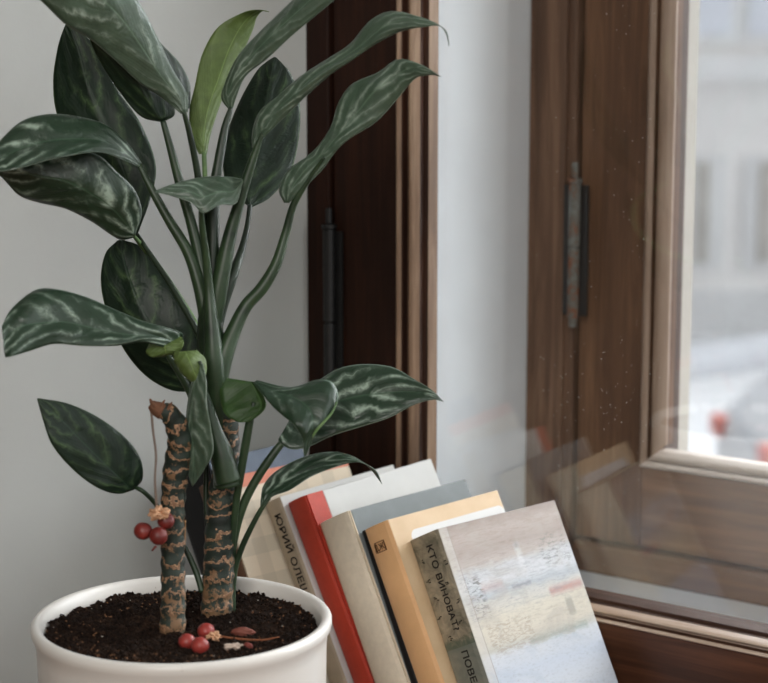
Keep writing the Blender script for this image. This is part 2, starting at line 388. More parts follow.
# grey tramway / kerb bank crossing the street
def fpt(px, py, d): p = at(px, py, d); return Vector(p)
F0 = CAM + F * 26.5                     # facade plane is square to the window wall direction
def facade():
    root = empty('building', (F0[0], F0[1], CAM[2] + GZ)); ang = atan2(R[1], R[0]) + radians(6); root.rotation_euler.z = ang
    tag(root, 'pale blurred building facade across the street with tall dark windows', 'building')
    bpy.context.view_layer.update()
    rt = np.array([cos(ang), sin(ang), 0])
    def X(px):                         # facade coordinate of an image column
        r = ray(px, 200); A = np.array([[r[0], -rt[0]], [r[1], -rt[1]]]); s_ = np.linalg.solve(A, (F0 - CAM)[:2]); return s_[1]
    def Z(px, py):
        x = X(px); P = F0 + rt * x; dd = (P - CAM) @ F; r = ray(px, py); return float(r[2] / (r @ F) * dd - GZ)
    wm = plain('pale_stucco', (236, 234, 232), .85, .2, .04, 1.5)
    tm = plain('stucco_trim', (222, 222, 222), .85, .2, .04, 1.5)
    mb = MB(); mb.box((-14, 0, 0), (22, 8, 14)); mb.build('facade_wall', wm, root)
    zc = Z(720, 68)
    mb = MB(); mb.box((-14, -.35, zc - .18), (22, 0, zc + .18)); mb.build('cornice', tm, root)
    mb = MB(); mb.box((-14, -.12, 0), (22, 0, .7)); mb.build('plinth', tm, root)
    gl = plain('dull_window_glass', (150, 150, 150), .3, .5, .1, 2)
    gd = plain('dark_window_recess', (186, 182, 176), .6, .3, .1, 2)
    for px in (640, 702, 765, 828, 890):
        x = X(px)
        mb = MB(); mb.box((x - .35, -.06, Z(700, 268)), (x + .35, .01, Z(700, 155))); w = mb.build('window_frame', tm, root)
        mb = MB(); mb.box((x - .12, -.09, Z(700, 262)), (x + .10, -.055, Z(700, 162))); mb.build('window_opening', gd, w)
        mb = MB(); mb.box((x - .5, -.06, Z(700, 44)), (x + .5, .01, Z(700, 44) + 2.6)); w = mb.build('window_frame', tm, root)
        mb = MB(); mb.box((x - .36, -.09, Z(700, 44) + .15), (x + .36, -.055, Z(700, 44) + 2.4)); mb.build('window_pane', plain('bluish_window_glass', (214, 218, 226), .3, .5, .05, 2), w)
    return ang
ang = facade()
# long grey snowbank
a = on_z(620, 385, CAM[2] + GZ); b = on_z(900, 340, CAM[2] + GZ)
mb = MB(); tube(mb, [a, (a+b)/2 + np.array([0, 0, .0]), b], [.35, .42, .35], n=16, seg=12)
tag(mb.build('snowbank', plain('dirty_snow', (176, 178, 182), .9, .1, .08, 1.5), smooth=True), 'long low grey snowbank along the far side of the street', 'snowbank')
# blurred parked car with red body
def car(px, py, c, rz, label):
    p = on_z(px, py, CAM[2] + GZ)
    root = empty('car', (p[0], p[1], CAM[2] + GZ)); root.rotation_euler.z = rz
    tag(root, label, 'car')
    body = plain('car_paint', c, .35, .5, .03, 2)
    prof = [(-2.1, .3), (-2.1, .85), (-2.0, .95), (-1.5, 1.38), (.5, 1.42), (1.15, .98), (2.0, .82), (2.1, .35)]
    mb = MB(); vs = [(x, y, z) for y in (-.82, .82) for x, z in prof]; n = len(prof)
    mb.add(vs, [tuple(range(n)), tuple(range(n, 2*n))[::-1]] + [(i, (i+1) % n, n+(i+1) % n, n+i) for i in range(n)])
    mb.build('body', body, root, bevel=.08)
    mb = MB(); mb.box((-1.3, -.835, 1.0), (.6, .835, 1.30)); mb.build('side_window', plain('car_window', (150, 154, 160), .2, .5), root)
    for y in (-.8, .58):
        mb = MB(); mb.box((-2.16, y - .05, .70), (-1.84, y + .22, .88)); mb.build('tail_light', plain('red_tail_light', (190, 96, 86), .3, .5), root, bevel=.02)
    for x in (-1.3, 1.3):
        for y in (-.72, .72):
            mb = MB(); vs = [(x+cos(2*pi*k/20)*.32, y+dy, .32+sin(2*pi*k/20)*.32) for dy in (-.12, .12) for k in range(20)]
            mb.add(vs, [(k, (k+1) % 20, 20+(k+1) % 20, 20+k) for k in range(20)] + [tuple(range(20)), tuple(range(20, 40))]); mb.build('wheel', MAT['iron'], root)
car(965, 520, (178, 180, 184), ang, 'pale parked car with a red tail light, blurred beyond the glass')

# ================================================================== BOOKS
r1, r2 = ray(437, 529), ray(555.4, 499.7)
k_ = r1[2] / r2[2]; dv = r2 * k_ - r1; P1 = r1 * (.132 / np.linalg.norm(dv)); WD = dv / np.linalg.norm(dv)
RR = np.array([WD[1], -WD[0], 0]); AL = radians(27)
TT = np.array([0, 0, -1.]) * cos(AL) + RR * sin(AL); NN = RR * cos(AL) + np.array([0, 0, 1.]) * sin(AL)
ROT = Matrix(((WD[0], -TT[0], NN[0]), (WD[1], -TT[1], NN[1]), (WD[2], -TT[2], NN[2])))
def on_n(px, o):
    r = ray(*px); return r * ((o + P1 @ NN) / (r @ NN))
def text_mesh(name, txt, size, mat, parent, matrix, spacing=1.0):
    cu = bpy.data.curves.new(name, 'FONT'); cu.body = txt; cu.size = size; cu.extrude = .00006; cu.space_character = spacing
    tmp = bpy.data.objects.new(name, cu); COL.objects.link(tmp)
    bpy.context.view_layer.update(); dg = bpy.context.evaluated_depsgraph_get()
    me = bpy.data.meshes.new_from_object(tmp.evaluated_get(dg)); bpy.data.objects.remove(tmp); bpy.data.curves.remove(cu)
    bv = [tuple(v.co) for v in me.vertices]; bf = [tuple(p.vertices) for p in me.polygons]; bpy.data.meshes.remove(me)
    me = bpy.data.meshes.new(name); vs = []; fs = []
    for q, (dx, dy) in enumerate(((0, 0), (.028, 0), (0, .022), (.028, .022))):   # heavier strokes
        fs += [tuple(i + len(vs) for i in f) for f in bf]; vs += [(x + dx*size, y + dy*size, z + q*.000004) for x, y, z in bv]
    me.from_pydata(vs, [], fs); me.materials.append(mat)
    o = bpy.data.objects.new(name, me); COL.objects.link(o); o.parent = parent; o.matrix_local = matrix
    return o
PAGE = NT('page_edges'); v_ = PAGE.co(scale=(1, 1, 1600)); n_ = PAGE.noise(v_, 1, 3, .6)
MAT['page'] = PAGE.fin(PAGE.ramp(n_, [(.3, rgba((188, 176, 152))), (.7, rgba((222, 214, 196)))]), .85, .1)
BK = []
def book(o, tr, t, W, label, m_spine, m_cover, roll=0.0, hard=True, round_spine=.0015, cloth=0.0, m_cloth=None, zgap=.0006):
    P = on_n(tr, o)
    t -= zgap
    W_ = WD * cos(roll) - TT * sin(roll); T_ = TT * cos(roll) + WD * sin(roll)
    rot = Matrix(((W_[0], -T_[0], NN[0]), (W_[1], -T_[1], NN[1]), (W_[2], -T_[2], NN[2])))
    lz = P[2] - NN[2] * t                                   # height of top-left spine corner
    H = (0.52 + lz) / (cos(AL) * cos(roll))
    base = P - NN * t + T_ * H
    base = base + CAM; base[2] = ZS
    root = empty('book', base, rot); tag(root, label, 'book', 'books leaning in a row on the window board')
    bt = .0022 if hard else .0007                           # board thickness
    # spine: shallow rounded strip with thickness
    n = 10; vs = []; 
    for k in range(n + 1):
        z = t * k / n; e = round_spine * (1 - (2 * k / n - 1) ** 2) if round_spine else 0
        edge = .0006 if k in (0, n) else 0
        vs.append((-e + edge, z))
    inner = [(x + bt + .0004, min(max(z, bt), t - bt)) for x, z in vs]
    mb = MB(); ring = vs + inner[::-1]; m = len(ring)
    full = [(x, 0, z) for x, z in ring] + [(x, H, z) for x, z in ring]
    fs = [(i, (i+1) % m, m + (i+1) % m, m + i) for i in range(m)]
    for off in (0, m):
        for k in range(n): fs.append((off + k, off + k + 1, off + m - 2 - k, off + m - 1 - k))
    mb.add(full, fs); sp = mb.build('spine', m_spine, root)
    x0 = bt + .0005 + cloth
    if cloth:
        mb = MB(); mb.box((bt + .0004, 0, t - bt), (x0 - .0001, H, t)); mb.box((bt + .0004, 0, 0), (x0 - .0001, H, bt)); mb.build('cloth_hinge', m_cloth or m_spine, root, bevel=.0004)
    mb = MB(); mb.box((x0, 0, t - bt), (W, H, t)); cf = mb.build('front_cover', m_cover, root, bevel=.0006)
    mb = MB(); mb.box((x0, 0, 0), (W, H, bt)); mb.build('back_cover', m_cover, root, bevel=.0006)
    ins = .003 if hard else .0008
    mb = MB(); mb.box((bt + .001, ins, bt + .0001), (W - ins, H - ins, t - bt - .0001)); mb.build('page_block', MAT['page'], root)
    BK.append((root, H, t, W, P))
    return root, H, t, sp, cf
def spine_m(x, down, H, zpos):                               # matrix for lettering running down the spine
    m = Matrix(((0, 0, -1, x), (-1, 0, 0, H - down), (0, 1, 0, zpos), (0, 0, 0, 1)))
    return m
ink = plain('dark_ink', (34, 30, 28), .7, .2, .1)

# front book: painted landscape cover, mottled olive-brown spine
def cover_art(W, H):
    t = NT('painted_landscape_cover'); v = t.co()
    x, y, z = t.sep(v)
    n = t.noise(t.co(scale=(1, 2.2, 1)), 55, 6, .65); n2 = t.noise(t.co(scale=(1, 3.5, 1)), 150, 5, .7, .8)
    yy = t.math('DIVIDE', y, H); xx = t.math('DIVIDE', x, W)
    u = t.math('ADD', t.math('SUBTRACT', 1.0, yy), t.math('MULTIPLY', t.math('SUBTRACT', n, .5), .055))
    base = t.ramp(u, [(0, rgba((150, 130, 116))), (.05, rgba((178, 160, 146))), (.11, rgba((164, 146, 134))), (.16, rgba((186, 172, 160))), (.185, rgba((198, 200, 204))), (.24, rgba((206, 210, 214))),
        (.275, rgba((176, 184, 192))), (.31, rgba((204, 202, 192))), (.36, rgba((214, 206, 182))), (.44, rgba((210, 202, 180))), (.475, rgba((196, 194, 180))), (.50, rgba((204, 210, 216))), (.57, rgba((192, 204, 220))),
        (.66, rgba((206, 214, 224))), (.78, rgba((186, 200, 216))), (.9, rgba((212, 218, 226))), (1, rgba((184, 196, 210)))])
    def box(x0, x1, u0, u1, soft=.012, wob=.03):
        xw = t.math('ADD', xx, t.math('MULTIPLY', t.math('SUBTRACT', n2, .5), wob)); uw = t.math('ADD', t.math('SUBTRACT', 1.0, yy), t.math('MULTIPLY', t.math('SUBTRACT', n2, .5), wob))
        def st(a, e0, e1):
            m = t.new('ShaderNodeMapRange'); t.put(m.inputs[0], a); m.inputs[1].default_value = e0; m.inputs[2].default_value = e1; return m.outputs[0]
        f = t.math('MULTIPLY', st(xw, x0 - soft, x0 + soft), st(xw, x1 + soft, x1 - soft))
        return t.math('MULTIPLY', f, t.math('MULTIPLY', st(uw, u0 - soft, u0 + soft), st(uw, u1 + soft, u1 - soft)))
    def thr(a, e0, e1):
        m = t.new('ShaderNodeMapRange'); t.put(m.inputs[0], a); m.inputs[1].default_value = e0; m.inputs[2].default_value = e1; return m.outputs[0]
    c = base
    speck = thr(n2, .50, .60)
    c = t.mix(t.math('MULTIPLY', t.math('MULTIPLY', box(.04, .20, .20, .36), speck), .9), c, rgba((104, 108, 106)))
    c = t.mix(t.math('MULTIPLY', t.math('MULTIPLY', box(.74, .98, .12, .24), speck), .8), c, rgba((120, 124, 116)))
    c = t.mix(t.math('MULTIPLY', box(.18, .36, .235, .265), .5), c, rgba((186, 140, 122)))
    c = t.mix(t.math('MULTIPLY', box(.54, .58, .12, .23), .6), c, rgba((222, 226, 228)))
    c = t.mix(t.math('MULTIPLY', box(.545, .575, .115, .14), .7), c, rgba((96, 96, 92)))
    c = t.mix(t.math('MULTIPLY', box(.42, .58, .27, .28, .006), .6), c, rgba((90, 94, 96)))
    c = t.mix(t.math('MULTIPLY', box(.70, .99, .315, .345), .85), c, rgba((186, 122, 106)))
    c = t.mix(t.math('MULTIPLY', box(.80, .86, .37, .435, .008), .7), c, rgba((150, 148, 132)))
    c = t.mix(t.math('MULTIPLY', t.math('MULTIPLY', box(.12, .48, .38, .50), thr(n2, .48, .56)), .45), c, rgba((150, 124, 96)))
    c = t.mix(t.math('MULTIPLY', box(.42, .92, .475, .492, .01, .05), .75), c, rgba((132, 152, 136)))
    c = t.mix(t.math('MULTIPLY', thr(t.noise(t.co(scale=(1.2, 3, 1)), 240, 5, .7), .52, .66), .28), c, rgba((140, 138, 134)))
    edge = t.math('LESS_THAN', xx, .075)
    c = t.mix(t.math('MULTIPLY', edge, .55), c, rgba((206, 200, 190)))
    strokes = t.noise(t.co(scale=(.6, 6, 1), loc=(3, 1, 0)), 90, 6, .75, 1.5)
    c = t.mix(t.math('MULTIPLY', t.math('MULTIPLY', box(.02, .98, .16, .37, .03), thr(strokes, .50, .60)), .42), c, rgba((136, 144, 150)))
    c = t.mix(t.math('MULTIPLY', t.math('MULTIPLY', box(.02, .98, -.1, .17, .03), thr(strokes, .48, .62)), .45), c, rgba((134, 112, 98)))
    c = t.mix(t.math('MULTIPLY', t.math('MULTIPLY', box(.45, .95, .36, .47, .02), thr(strokes, .52, .60)), .35), c, rgba((168, 152, 120)))
    c = t.mix(t.math('MULTIPLY', thr(t.noise(t.co(scale=(1, 1.6, 1), loc=(7, 2, 0)), 28, 5, .6, .8), .50, .66), .45), c, t.mix(t.math('GREATER_THAN', u, .5), rgba((176, 166, 152)), rgba((166, 182, 200))))
    hl = t.math('MULTIPLY', t.math('GREATER_THAN', xx, .072), t.math('LESS_THAN', xx, .080))
    c = t.mix(t.math('MULTIPLY', hl, .5), c, rgba((150, 140, 128)))
    c = t.mix(.5, c, t.mix(1.0, c, rgba((214, 212, 214)), 'MULTIPLY'))
    hs = t.new('ShaderNodeHueSaturation'); hs.inputs['Saturation'].default_value = .82; hs.inputs['Value'].default_value = .93; t.put(hs.inputs['Color'], c); c = hs.outputs[0]
    t.bump(t.math('MULTIPLY', n2, 1), .15, .0003)
    return t.fin(c, .42, .45)
def mottled():
    t = NT('mottled_olive_spine'); n = t.noise(t.co(), 75, 6, .7, 1.0); n2 = t.noise(t.co(), 22, 3, .5)
    m = t.math('ADD', t.math('MULTIPLY', n, .6), t.math('MULTIPLY', n2, .4))
    c = t.ramp(m, [(.36, rgba((88, 84, 70))), (.46, rgba((128, 120, 102))), (.56, rgba((158, 146, 124))), (.68, rgba((184, 170, 146)))])
    _, y, _ = t.sep(t.co()); 
    g = t.ramp(t.math('ADD', y, t.math('MULTIPLY', t.math('SUBTRACT', n, .5), .02)), [(.113, (0, 0, 0, 1)), (.116, (1, 1, 1, 1)), (.120, (1, 1, 1, 1)), (.124, (0, 0, 0, 1))])
    c = t.mix(t.math('MULTIPLY', g, .8), c, rgba((62, 82, 68)))
    b = t.math('LESS_THAN', y, .117)
    c = t.mix(t.math('MULTIPLY', b, .7), c, rgba((112, 118, 110)))
    t.bump(n, .2, .0003)
    return t.fin(c, .5, .4)
th_f = .033
HF = (0.52 + (P1 - NN * th_f)[2]) / cos(AL)
root, H, t_, sp, cf = book(0, (437, 529), th_f, .131, 'book with a pale painted winter townscape cover and mottled olive spine, nearest of the row', mottled(), cover_art(.131, HF), hard=False, round_spine=.0008)
text_mesh('spine_lettering', 'КТО', .0092, ink, sp, spine_m(-.0012, .008, H, .0165), 1.0)
text_mesh('spine_lettering', 'ВИНОВАТ?', .0086, ink, sp, spine_m(-.0012, .030, H, .0165), .98)
text_mesh('spine_lettering', 'ПОВЕСТИ', .0092, ink, sp, spine_m(-.0012, .089, H, .0165), .98)
# small twig ornaments on the spine
mb = MB(); random.seed(3)
for k in range(9):
    a0 = .018 + k * .0075; z0 = .0065 + .003 * sin(k * 1.7); 
    for q in range(3):
        dy, dz = random.uniform(-.002, .002), random.uniform(-.0016, .0016)
        mb.box((-.0013, H - a0 + dy, z0 + dz + .020 * (k % 2)), (-.0006, H - a0 + dy + .0006, z0 + dz + .020 * (k % 2) + random.uniform(.001, .0026)))
mb.build('spine_ornament', ink, sp)

# tan book with a white panel on its cover
def tan_cover(W, H):
    t = NT('tan_cover_white_panel'); x, y, z = t.sep(t.co())
    n = t.noise(t.co(), 40, 5, .6)
    c = t.ramp(n, [(.3, rgba((196, 168, 132))), (.7, rgba((208, 182, 148)))])
    # rounded white panel
    dx = t.math('SUBTRACT', t.math('ABSOLUTE', t.math('SUBTRACT', x, .070)), .046)
    dy = t.math('SUBTRACT', t.math('ABSOLUTE', t.math('SUBTRACT', y, H / 2 - .006)), H / 2 - .012)
    d = t.math('SQRT', t.math('ADD', t.math('POWER', t.math('MAXIMUM', dx, 0), 2), t.math('POWER', t.math('MAXIMUM', dy, 0), 2)))
    c = t.mix(t.math('LESS_THAN', d, .006), c, rgba((208, 208, 208)))
    t.bump(n, .1, .0003)
    return t.fin(c, .45, .4)
tan_sp = plain('tan_spine_card', (216, 170, 122), .42, .45, .10, 30, .15)
o = -.033
P = on_n((387, 520), o); Ht = (0.52 + P[2] - NN[2] * .028) / cos(AL)
root, H, t_, sp, cf = book(o, (387, 520), .0285, .122, 'book with tan spine, small boxed emblem and a white panel on its cover', tan_sp, tan_cover(.122, Ht), roll=.026, hard=False, round_spine=.0025)
brn = plain('brown_print', (92, 62, 38), .6, .3, .1)
def rim(mbx, y0, y1, z0, z1, w, x=-.0030):
    for a, b in (((y0, z0), (y1, z0 + w)), ((y0, z1 - w), (y1, z1)), ((y0, z0), (y0 + w, z1)), ((y1 - w, z0), (y1, z1))):
        mbx.box((x, a[0], a[1]), (x + .0013, b[0], b[1]))
mb = MB(); rim(mb, H - .0205, H - .0125, .0085, .0195, .0005); mb.build('emblem', brn, sp)
text_mesh('emblem_lettering', 'ЖД', .0068, brn, sp, Matrix(((0, 0, -1, -.0031), (0, 1, 0, H - .0188), (1, 0, 0, .0095), (0, 0, 0, 1))) @ Matrix.Diagonal((1, 1, 1, 1)) if False else Matrix(((0, 0, 1, -.0030), (0, 1, 0, H - .0190), (-1, 0, 0, .0190), (0, 0, 0, 1))), .95)
mb = MB(); mb.box((-.0026, H - .1505, .001), (-.0005, H - .1497, t_ - .001)); mb.build('spine_line', brn, sp)

# thin black book
o -= .0285
Pt = BK[-1][4]
def px_of(Pw):
    d = Pw; z = d @ FW; return (CX + FPX * (d @ R) / z, CY - FPX * (d @ UP) / z)
blk = plain('black_cloth', (22, 22, 24), .55, .3, .15, 90)
Pb = Pt - NN * .0285 + WD * .004 + TT * (-.0005)
root, H, t_, sp, cf = book(o, px_of(Pb), .008, .105, 'thin black book squeezed between the tan book and the cream-spined one', blk, blk, hard=False, round_spine=.0008)
cream_c = plain('cream_cloth', (222, 210, 190), .65, .3, .06, 200, .3)
mb = MB(); mb.box((-.0010, H - .140, .0004), (-.0002, H - .1385, t_ - .0004)); mb.build('label_line', cream_c, sp)
o -= .008
grey_b = plain('slate_grey_board', (120, 126, 127), .55, .35, .07, 60, .2)
root, H, t_, sp, cf = book(o, (347, 511), .0365, .132, 'thick book with a cream cloth spine and grey boards, right of the red one', cream_c, grey_b, roll=.031, round_spine=.003, cloth=.0012)
mb = MB(); text_mesh('spine_lettering', 'И', .010, ink, sp, spine_m(-.0030, .160, H, .016))
o -= .0365
red_c = plain('red_cloth', (182, 62, 44), .5, .4, .08, 200, .3)
white_b = plain('white_board', (206, 206, 203), .5, .35, .03, 50, .15)
root, H, t_, sp, cf = book(o, (304, 495.5), .023, .143, 'book with a bright red cloth spine and white boards', red_c, white_b, roll=.058, round_spine=.0018, cloth=.017)
o -= .023
yur = plain('grey_cream_spine', (176, 162, 142), .55, .35, .1, 60)
root, H, t_, sp, cf = book(o, (279, 497), .020, .127, 'cream-spined book with black spine lettering, between the red book and the checked one', yur, white_b, roll=.055, hard=False, round_spine=.001)
text_mesh('spine_lettering', 'ЮРИЙ ОЛЕША', .0105, ink, sp, spine_m(-.0014, .011, H, .0075), 1.0)
o -= .020
def plaid():
    t = NT('checked_cover'); x, y, z = t.sep(t.co())
    def st(c, f, th): return t.math('GREATER_THAN', t.math('FRACT', t.math('MULTIPLY', c, f)), th)
    a = st(x, 34, .55); b = st(y, 34, .55)
    c = t.mix(t.math('MULTIPLY', a, .35), rgba((214, 200, 178)), rgba((178, 168, 150)))
    c = t.mix(t.math('MULTIPLY', b, .35), c, rgba((170, 164, 148)))
    return c, t, y
c, tt_, y_ = plaid()
P = on_n((213, 480), o); Hp = (0.52 + P[2] - NN[2] * .025) / cos(AL)
c = tt_.mix(tt_.math('GREATER_THAN', y_, Hp - .010), c, rgba((204, 128, 104)))
chk = tt_.fin(c, .55, .3)
root, H, t_, sp, cf = book(o, (215, 479), .025, .137, 'book with a beige checked cover and salmon top band, behind the striped trunks', plain('brown_spine', (96, 70, 52), .6, .3), chk, round_spine=.002)
o -= .025
navy = plain('slate_blue_board', (92, 104, 120), .5, .4, .06, 60)
root, H, t_, sp, cf = book(o, (206, 461), .056, .100, 'thick black-spined book with a slate blue cover, resting against the wall', blk, navy, roll=.03, round_spine=.003)

# ================================================================== POT + PLANT
PC = CAM + ray(182.5, 616) * 1.10                     # rim centre
RP = .0956; zr = PC[2]
PLANT = empty('potted_plant', (PC[0], PC[1], ZS)); PLANT['_world'] = 1
tag(PLANT, 'tall leafy houseplant with ringed trunks in a round white ceramic pot', 'potted plant')
bpy.context.view_layer.update()
def glaze():
    t = NT('white_glaze'); n = t.noise(t.co(), 8, 3, .5); c = t.ramp(n, [(.3, rgba((214, 210, 204))), (.7, rgba((222, 219, 213)))])
    sp = t.math('GREATER_THAN', t.noise(t.co(), 190, 2, .5), .765)
    c = t.mix(t.math('MULTIPLY', sp, .7), c, rgba((128, 104, 82)))
    return t.fin(c, .28, .5)
MAT['glaze'] = glaze()
prof = [(.0, ZS + .0), (RP*.86, ZS), (RP*.895, ZS + .004), (RP*.93, zr - .12), (RP*.955, zr - .06), (RP*.963, zr - .018), (RP*.972, zr - .011), (RP*.992, zr - .0075), (RP, zr - .0045), (RP*.998, zr - .0018), (RP*.985, zr - .0002), (RP*.965, zr + .0003), (RP*.94, zr - .0006),
        (RP*.925, zr - .003), (RP*.915, zr - .007), (RP*.905, zr - .014), (RP*.885, zr - .05), (RP*.85, ZS + .012), (0, ZS + .010)]
lathe(MB(), [(max(r, 1e-4), z) for r, z in prof], PC, 128).build('pot', MAT['glaze'], PLANT, smooth=True)
# soil
ts = NT('dark_potting_soil'); n = ts.noise(ts.co(), 420, 5, .7); n2 = ts.noise(ts.co(), 60, 3, .6)
m_ = ts.math('ADD', ts.math('MULTIPLY', n, .7), ts.math('MULTIPLY', n2, .3))
cs = ts.ramp(m_, [(.35, rgba((16, 11, 9))), (.5, rgba((34, 25, 20))), (.62, rgba((58, 42, 32))), (.72, rgba((110, 84, 64)))])
ts.bump(n, .9, .002); MAT['soil'] = ts.fin(cs, .95, .1)
zs = zr - .0085
def soil_h(x, y):
    r = sqrt((x-PC[0])**2 + (y-PC[1])**2) / (RP*.9)
    v = Vector((x*45, y*45, 3)); w = Vector((x*160, y*160, 9)); q = Vector((x*420, y*420, 5))
    return zs + .0035*mnoise.noise(v) + .0022*mnoise.noise(w) + .0012*mnoise.noise(q) - .0015*(1-r)
mb = MB(); nr, ns = 60, 220; vs = [(PC[0], PC[1], soil_h(PC[0], PC[1]))]; fs = []
for i in range(1, nr + 1):
    for k in range(ns):
        r = RP * .912 * i / nr; a = 2*pi*k/ns; x, y = PC[0]+r*cos(a), PC[1]+r*sin(a); vs.append((x, y, soil_h(x, y) if i < nr else zs - .006))
for k in range(ns): fs.append((0, 1+k, 1+(k+1) % ns))
for i in range(nr-1):
    for k in range(ns): fs.append((1+i*ns+k, 1+(i+1)*ns+k, 1+(i+1)*ns+(k+1) % ns, 1+i*ns+(k+1) % ns))
mb.add(vs, fs); soil = mb.build('soil', MAT['soil'], PLANT, smooth=True)
random.seed(11)
def crumbs(nm, n, mat, s0, s1, rmax=.9, rmin=0):
    mb = MB()
    for i in range(n):
        r = RP * (rmin**2 + (rmax**2 - rmin**2) * random.random())**.5; a = random.uniform(0, 2*pi); x, y = PC[0]+r*cos(a), PC[1]+r*sin(a)
        s_ = random.uniform(s0, s1); e = Matrix.Rotation(random.uniform(0, 6), 3, Vector((random.random(), random.random(), random.random())))
        c = Vector((x, y, soil_h(x, y) + s_*.3)); q = [Vector((1,0,0)), Vector((-1,0,0)), Vector((0,1,0)), Vector((0,-1,0)), Vector((0,0,1)), Vector((0,0,-1))]
        sc = (random.uniform(.5, 1.6), random.uniform(.6, 1), random.uniform(.4, .9))
        vs = [c + e @ Vector((p.x*sc[0], p.y*sc[1], p.z*sc[2])) * s_ * random.uniform(.7, 1.2) for p in q]
        mb.add(vs, [(0,2,4),(2,1,4),(1,3,4),(3,0,4),(2,0,5),(1,2,5),(3,1,5),(0,3,5)])
    o = mb.build(nm, mat, soil); o['kind'] = 'stuff'; return o
crumbs('soil_crumbs', 5200, MAT['soil'], .0006, .0022)
crumbs('fibre_crumbs', 420, plain('tan_fibre', (128, 92, 66), .9, .1, .25, 300), .0005, .0014, .9, .55)
crumbs('perlite', 60, plain('pale_perlite', (176, 170, 160), .9, .1), .0004, .0009)

# ---- trunk material
def trunk_mat():
    t = NT('ringed_green_trunk'); uv = t.co('UV', scale=(1, 1, 1)); x, y, z = t.sep(uv)
    ob = t.co('Object'); n = t.noise(ob, 60, 4, .6); nf = t.noise(ob, 420, 5, .7)
    # irregular ring scars: distance to the nearest ring, rings wobble round the trunk
    an = t.math('MULTIPLY', x, 6.28318)
    wob = t.math('ADD', t.math('MULTIPLY', t.math('SINE', an), .0016), t.math('MULTIPLY', t.math('SUBTRACT', n, .5), .030))
    ph = t.math('MULTIPLY', t.math('ADD', y, wob), 1 / .0098)
    fr = t.math('ABSOLUTE', t.math('SUBTRACT', t.math('FRACT', ph), .5))
    w = t.math('ADD', .075, t.math('MULTIPLY', t.math('SUBTRACT', nf, .45), .34))
    ring = t.math('LESS_THAN', fr, w)
    ring2 = t.math('LESS_THAN', fr, t.math('MULTIPLY', w, .45))
    # corky patches, denser towards the base
    low = t.new('ShaderNodeMapRange'); t.put(low.inputs[0], y); low.inputs[1].default_value = .05; low.inputs[2].default_value = 0.0
    patch = t.math('GREATER_THAN', t.math('ADD', t.noise(ob, 150, 5, .7), t.math('MULTIPLY', low.outputs[0], .15)), .60)
    g = t.ramp(n, [(.3, rgba((20, 26, 22))), (.7, rgba((44, 56, 46)))])
    c = t.mix(patch, g, rgba((116, 88, 62)))
    c = t.mix(ring, c, t.ramp(nf, [(.3, rgba((112, 78, 54))), (.7, rgba((188, 150, 116)))]))
    c = t.mix(t.math('MULTIPLY', ring2, .7), c, rgba((92, 60, 42)))
    h = t.math('ADD', t.math('MULTIPLY', ring, .6), t.math('MULTIPLY', nf, .5))
    t.bump(h, .7, .0012)
    return t.fin(c, .6, .35)
MAT['trunk'] = trunk_mat()
def ringbump(L, an): return .00038 * cos(2*pi*(L + .0016*sin(an)) / .0098 + pi)
def D(pts): return [at(x, y, d) for x, y, d in pts]
def rp(pts, r): return [rr * p[2] / FPX for rr, p in zip(r, pts)]
b1 = on_z(172, 640, zs - .006); d1 = float((b1 - CAM) @ FW)
b2 = on_z(215, 622, zs - .006); d2 = float((b2 - CAM) @ FW)
T1 = [(172, 646, d1), (173, 610, d1), (173, 560, d1 + .003), (173, 505, d1 + .005), (176, 470, d1 + .004), (180, 440, d1 + .001), (172, 417, d1 - .004), (161, 410, d1 - .007)]
mb = MB(); tube(mb, D(T1), rp(T1, [14, 12.5, 12, 12, 13, 12.5, 10.5, 8.5]), n=150, seg=28, bump=ringbump)
trunk1 = mb.build('trunk', MAT['trunk'], PLANT, smooth=True)
T2 = [(216, 628, d2), (217, 600, d2), (219, 560, d2), (221, 510, d2), (225, 470, d2), (227, 430, d2), (220, 395, d2 - .003), (213, 355, d2 - .006)]
mb = MB(); tube(mb, D(T2), rp(T2, [17, 15.5, 15.5, 14.5, 13, 12, 12, 12]), n=160, seg=28, bump=ringbump)
trunk2 = mb.build('trunk', MAT['trunk'], PLANT, smooth=True)
# stub at trunk 1 top: brown dried tip with papery husks
dt = d1 - .007
brown = plain('dry_brown_tip', (104, 72, 54), .8, .2, .35, 160, .8, .001)
mb = MB(); tp = [(163, 412, dt), (156, 408, dt), (151, 404, dt)]; tube(mb, D(tp), rp(tp, [8.5, 7.5, 4.5]), n=12, seg=16)
for (x0, y0, x1, y1, r) in ((157, 408, 150, 399, 3), (162, 408, 165, 400, 2.2), (168, 412, 172, 402, 1.8), (154, 410, 152, 401, 2.5)):
    q = [(x0, y0, dt - .003), ((x0+x1)/2 - 1, (y0+y1)/2, dt - .003), (x1, y1, dt - .002)]; tube(mb, D(q), rp(q, [r, r*.8, r*.3]), n=8, seg=8)
mb.build('dried_tip', brown, trunk1, smooth=True)

# ---- green stem / petiole materials
def stem_mat(name, a, b):
    t = NT(name); n = t.noise(t.co(), 45, 4, .6, .5); c = t.ramp(n, [(.3, rgba(a)), (.7, rgba(b))]); t.bump(n, .15, .0006)
    return t.fin(c, .42, .45)
MAT['stem'] = stem_mat('green_stem', (22, 38, 23), (48, 68, 42))
MAT['stem_dark'] = stem_mat('dark_green_stem', (15, 27, 17), (33, 50, 30))
MAT['stem_light'] = stem_mat('fresh_green_stem', (64, 92, 50), (102, 130, 80))
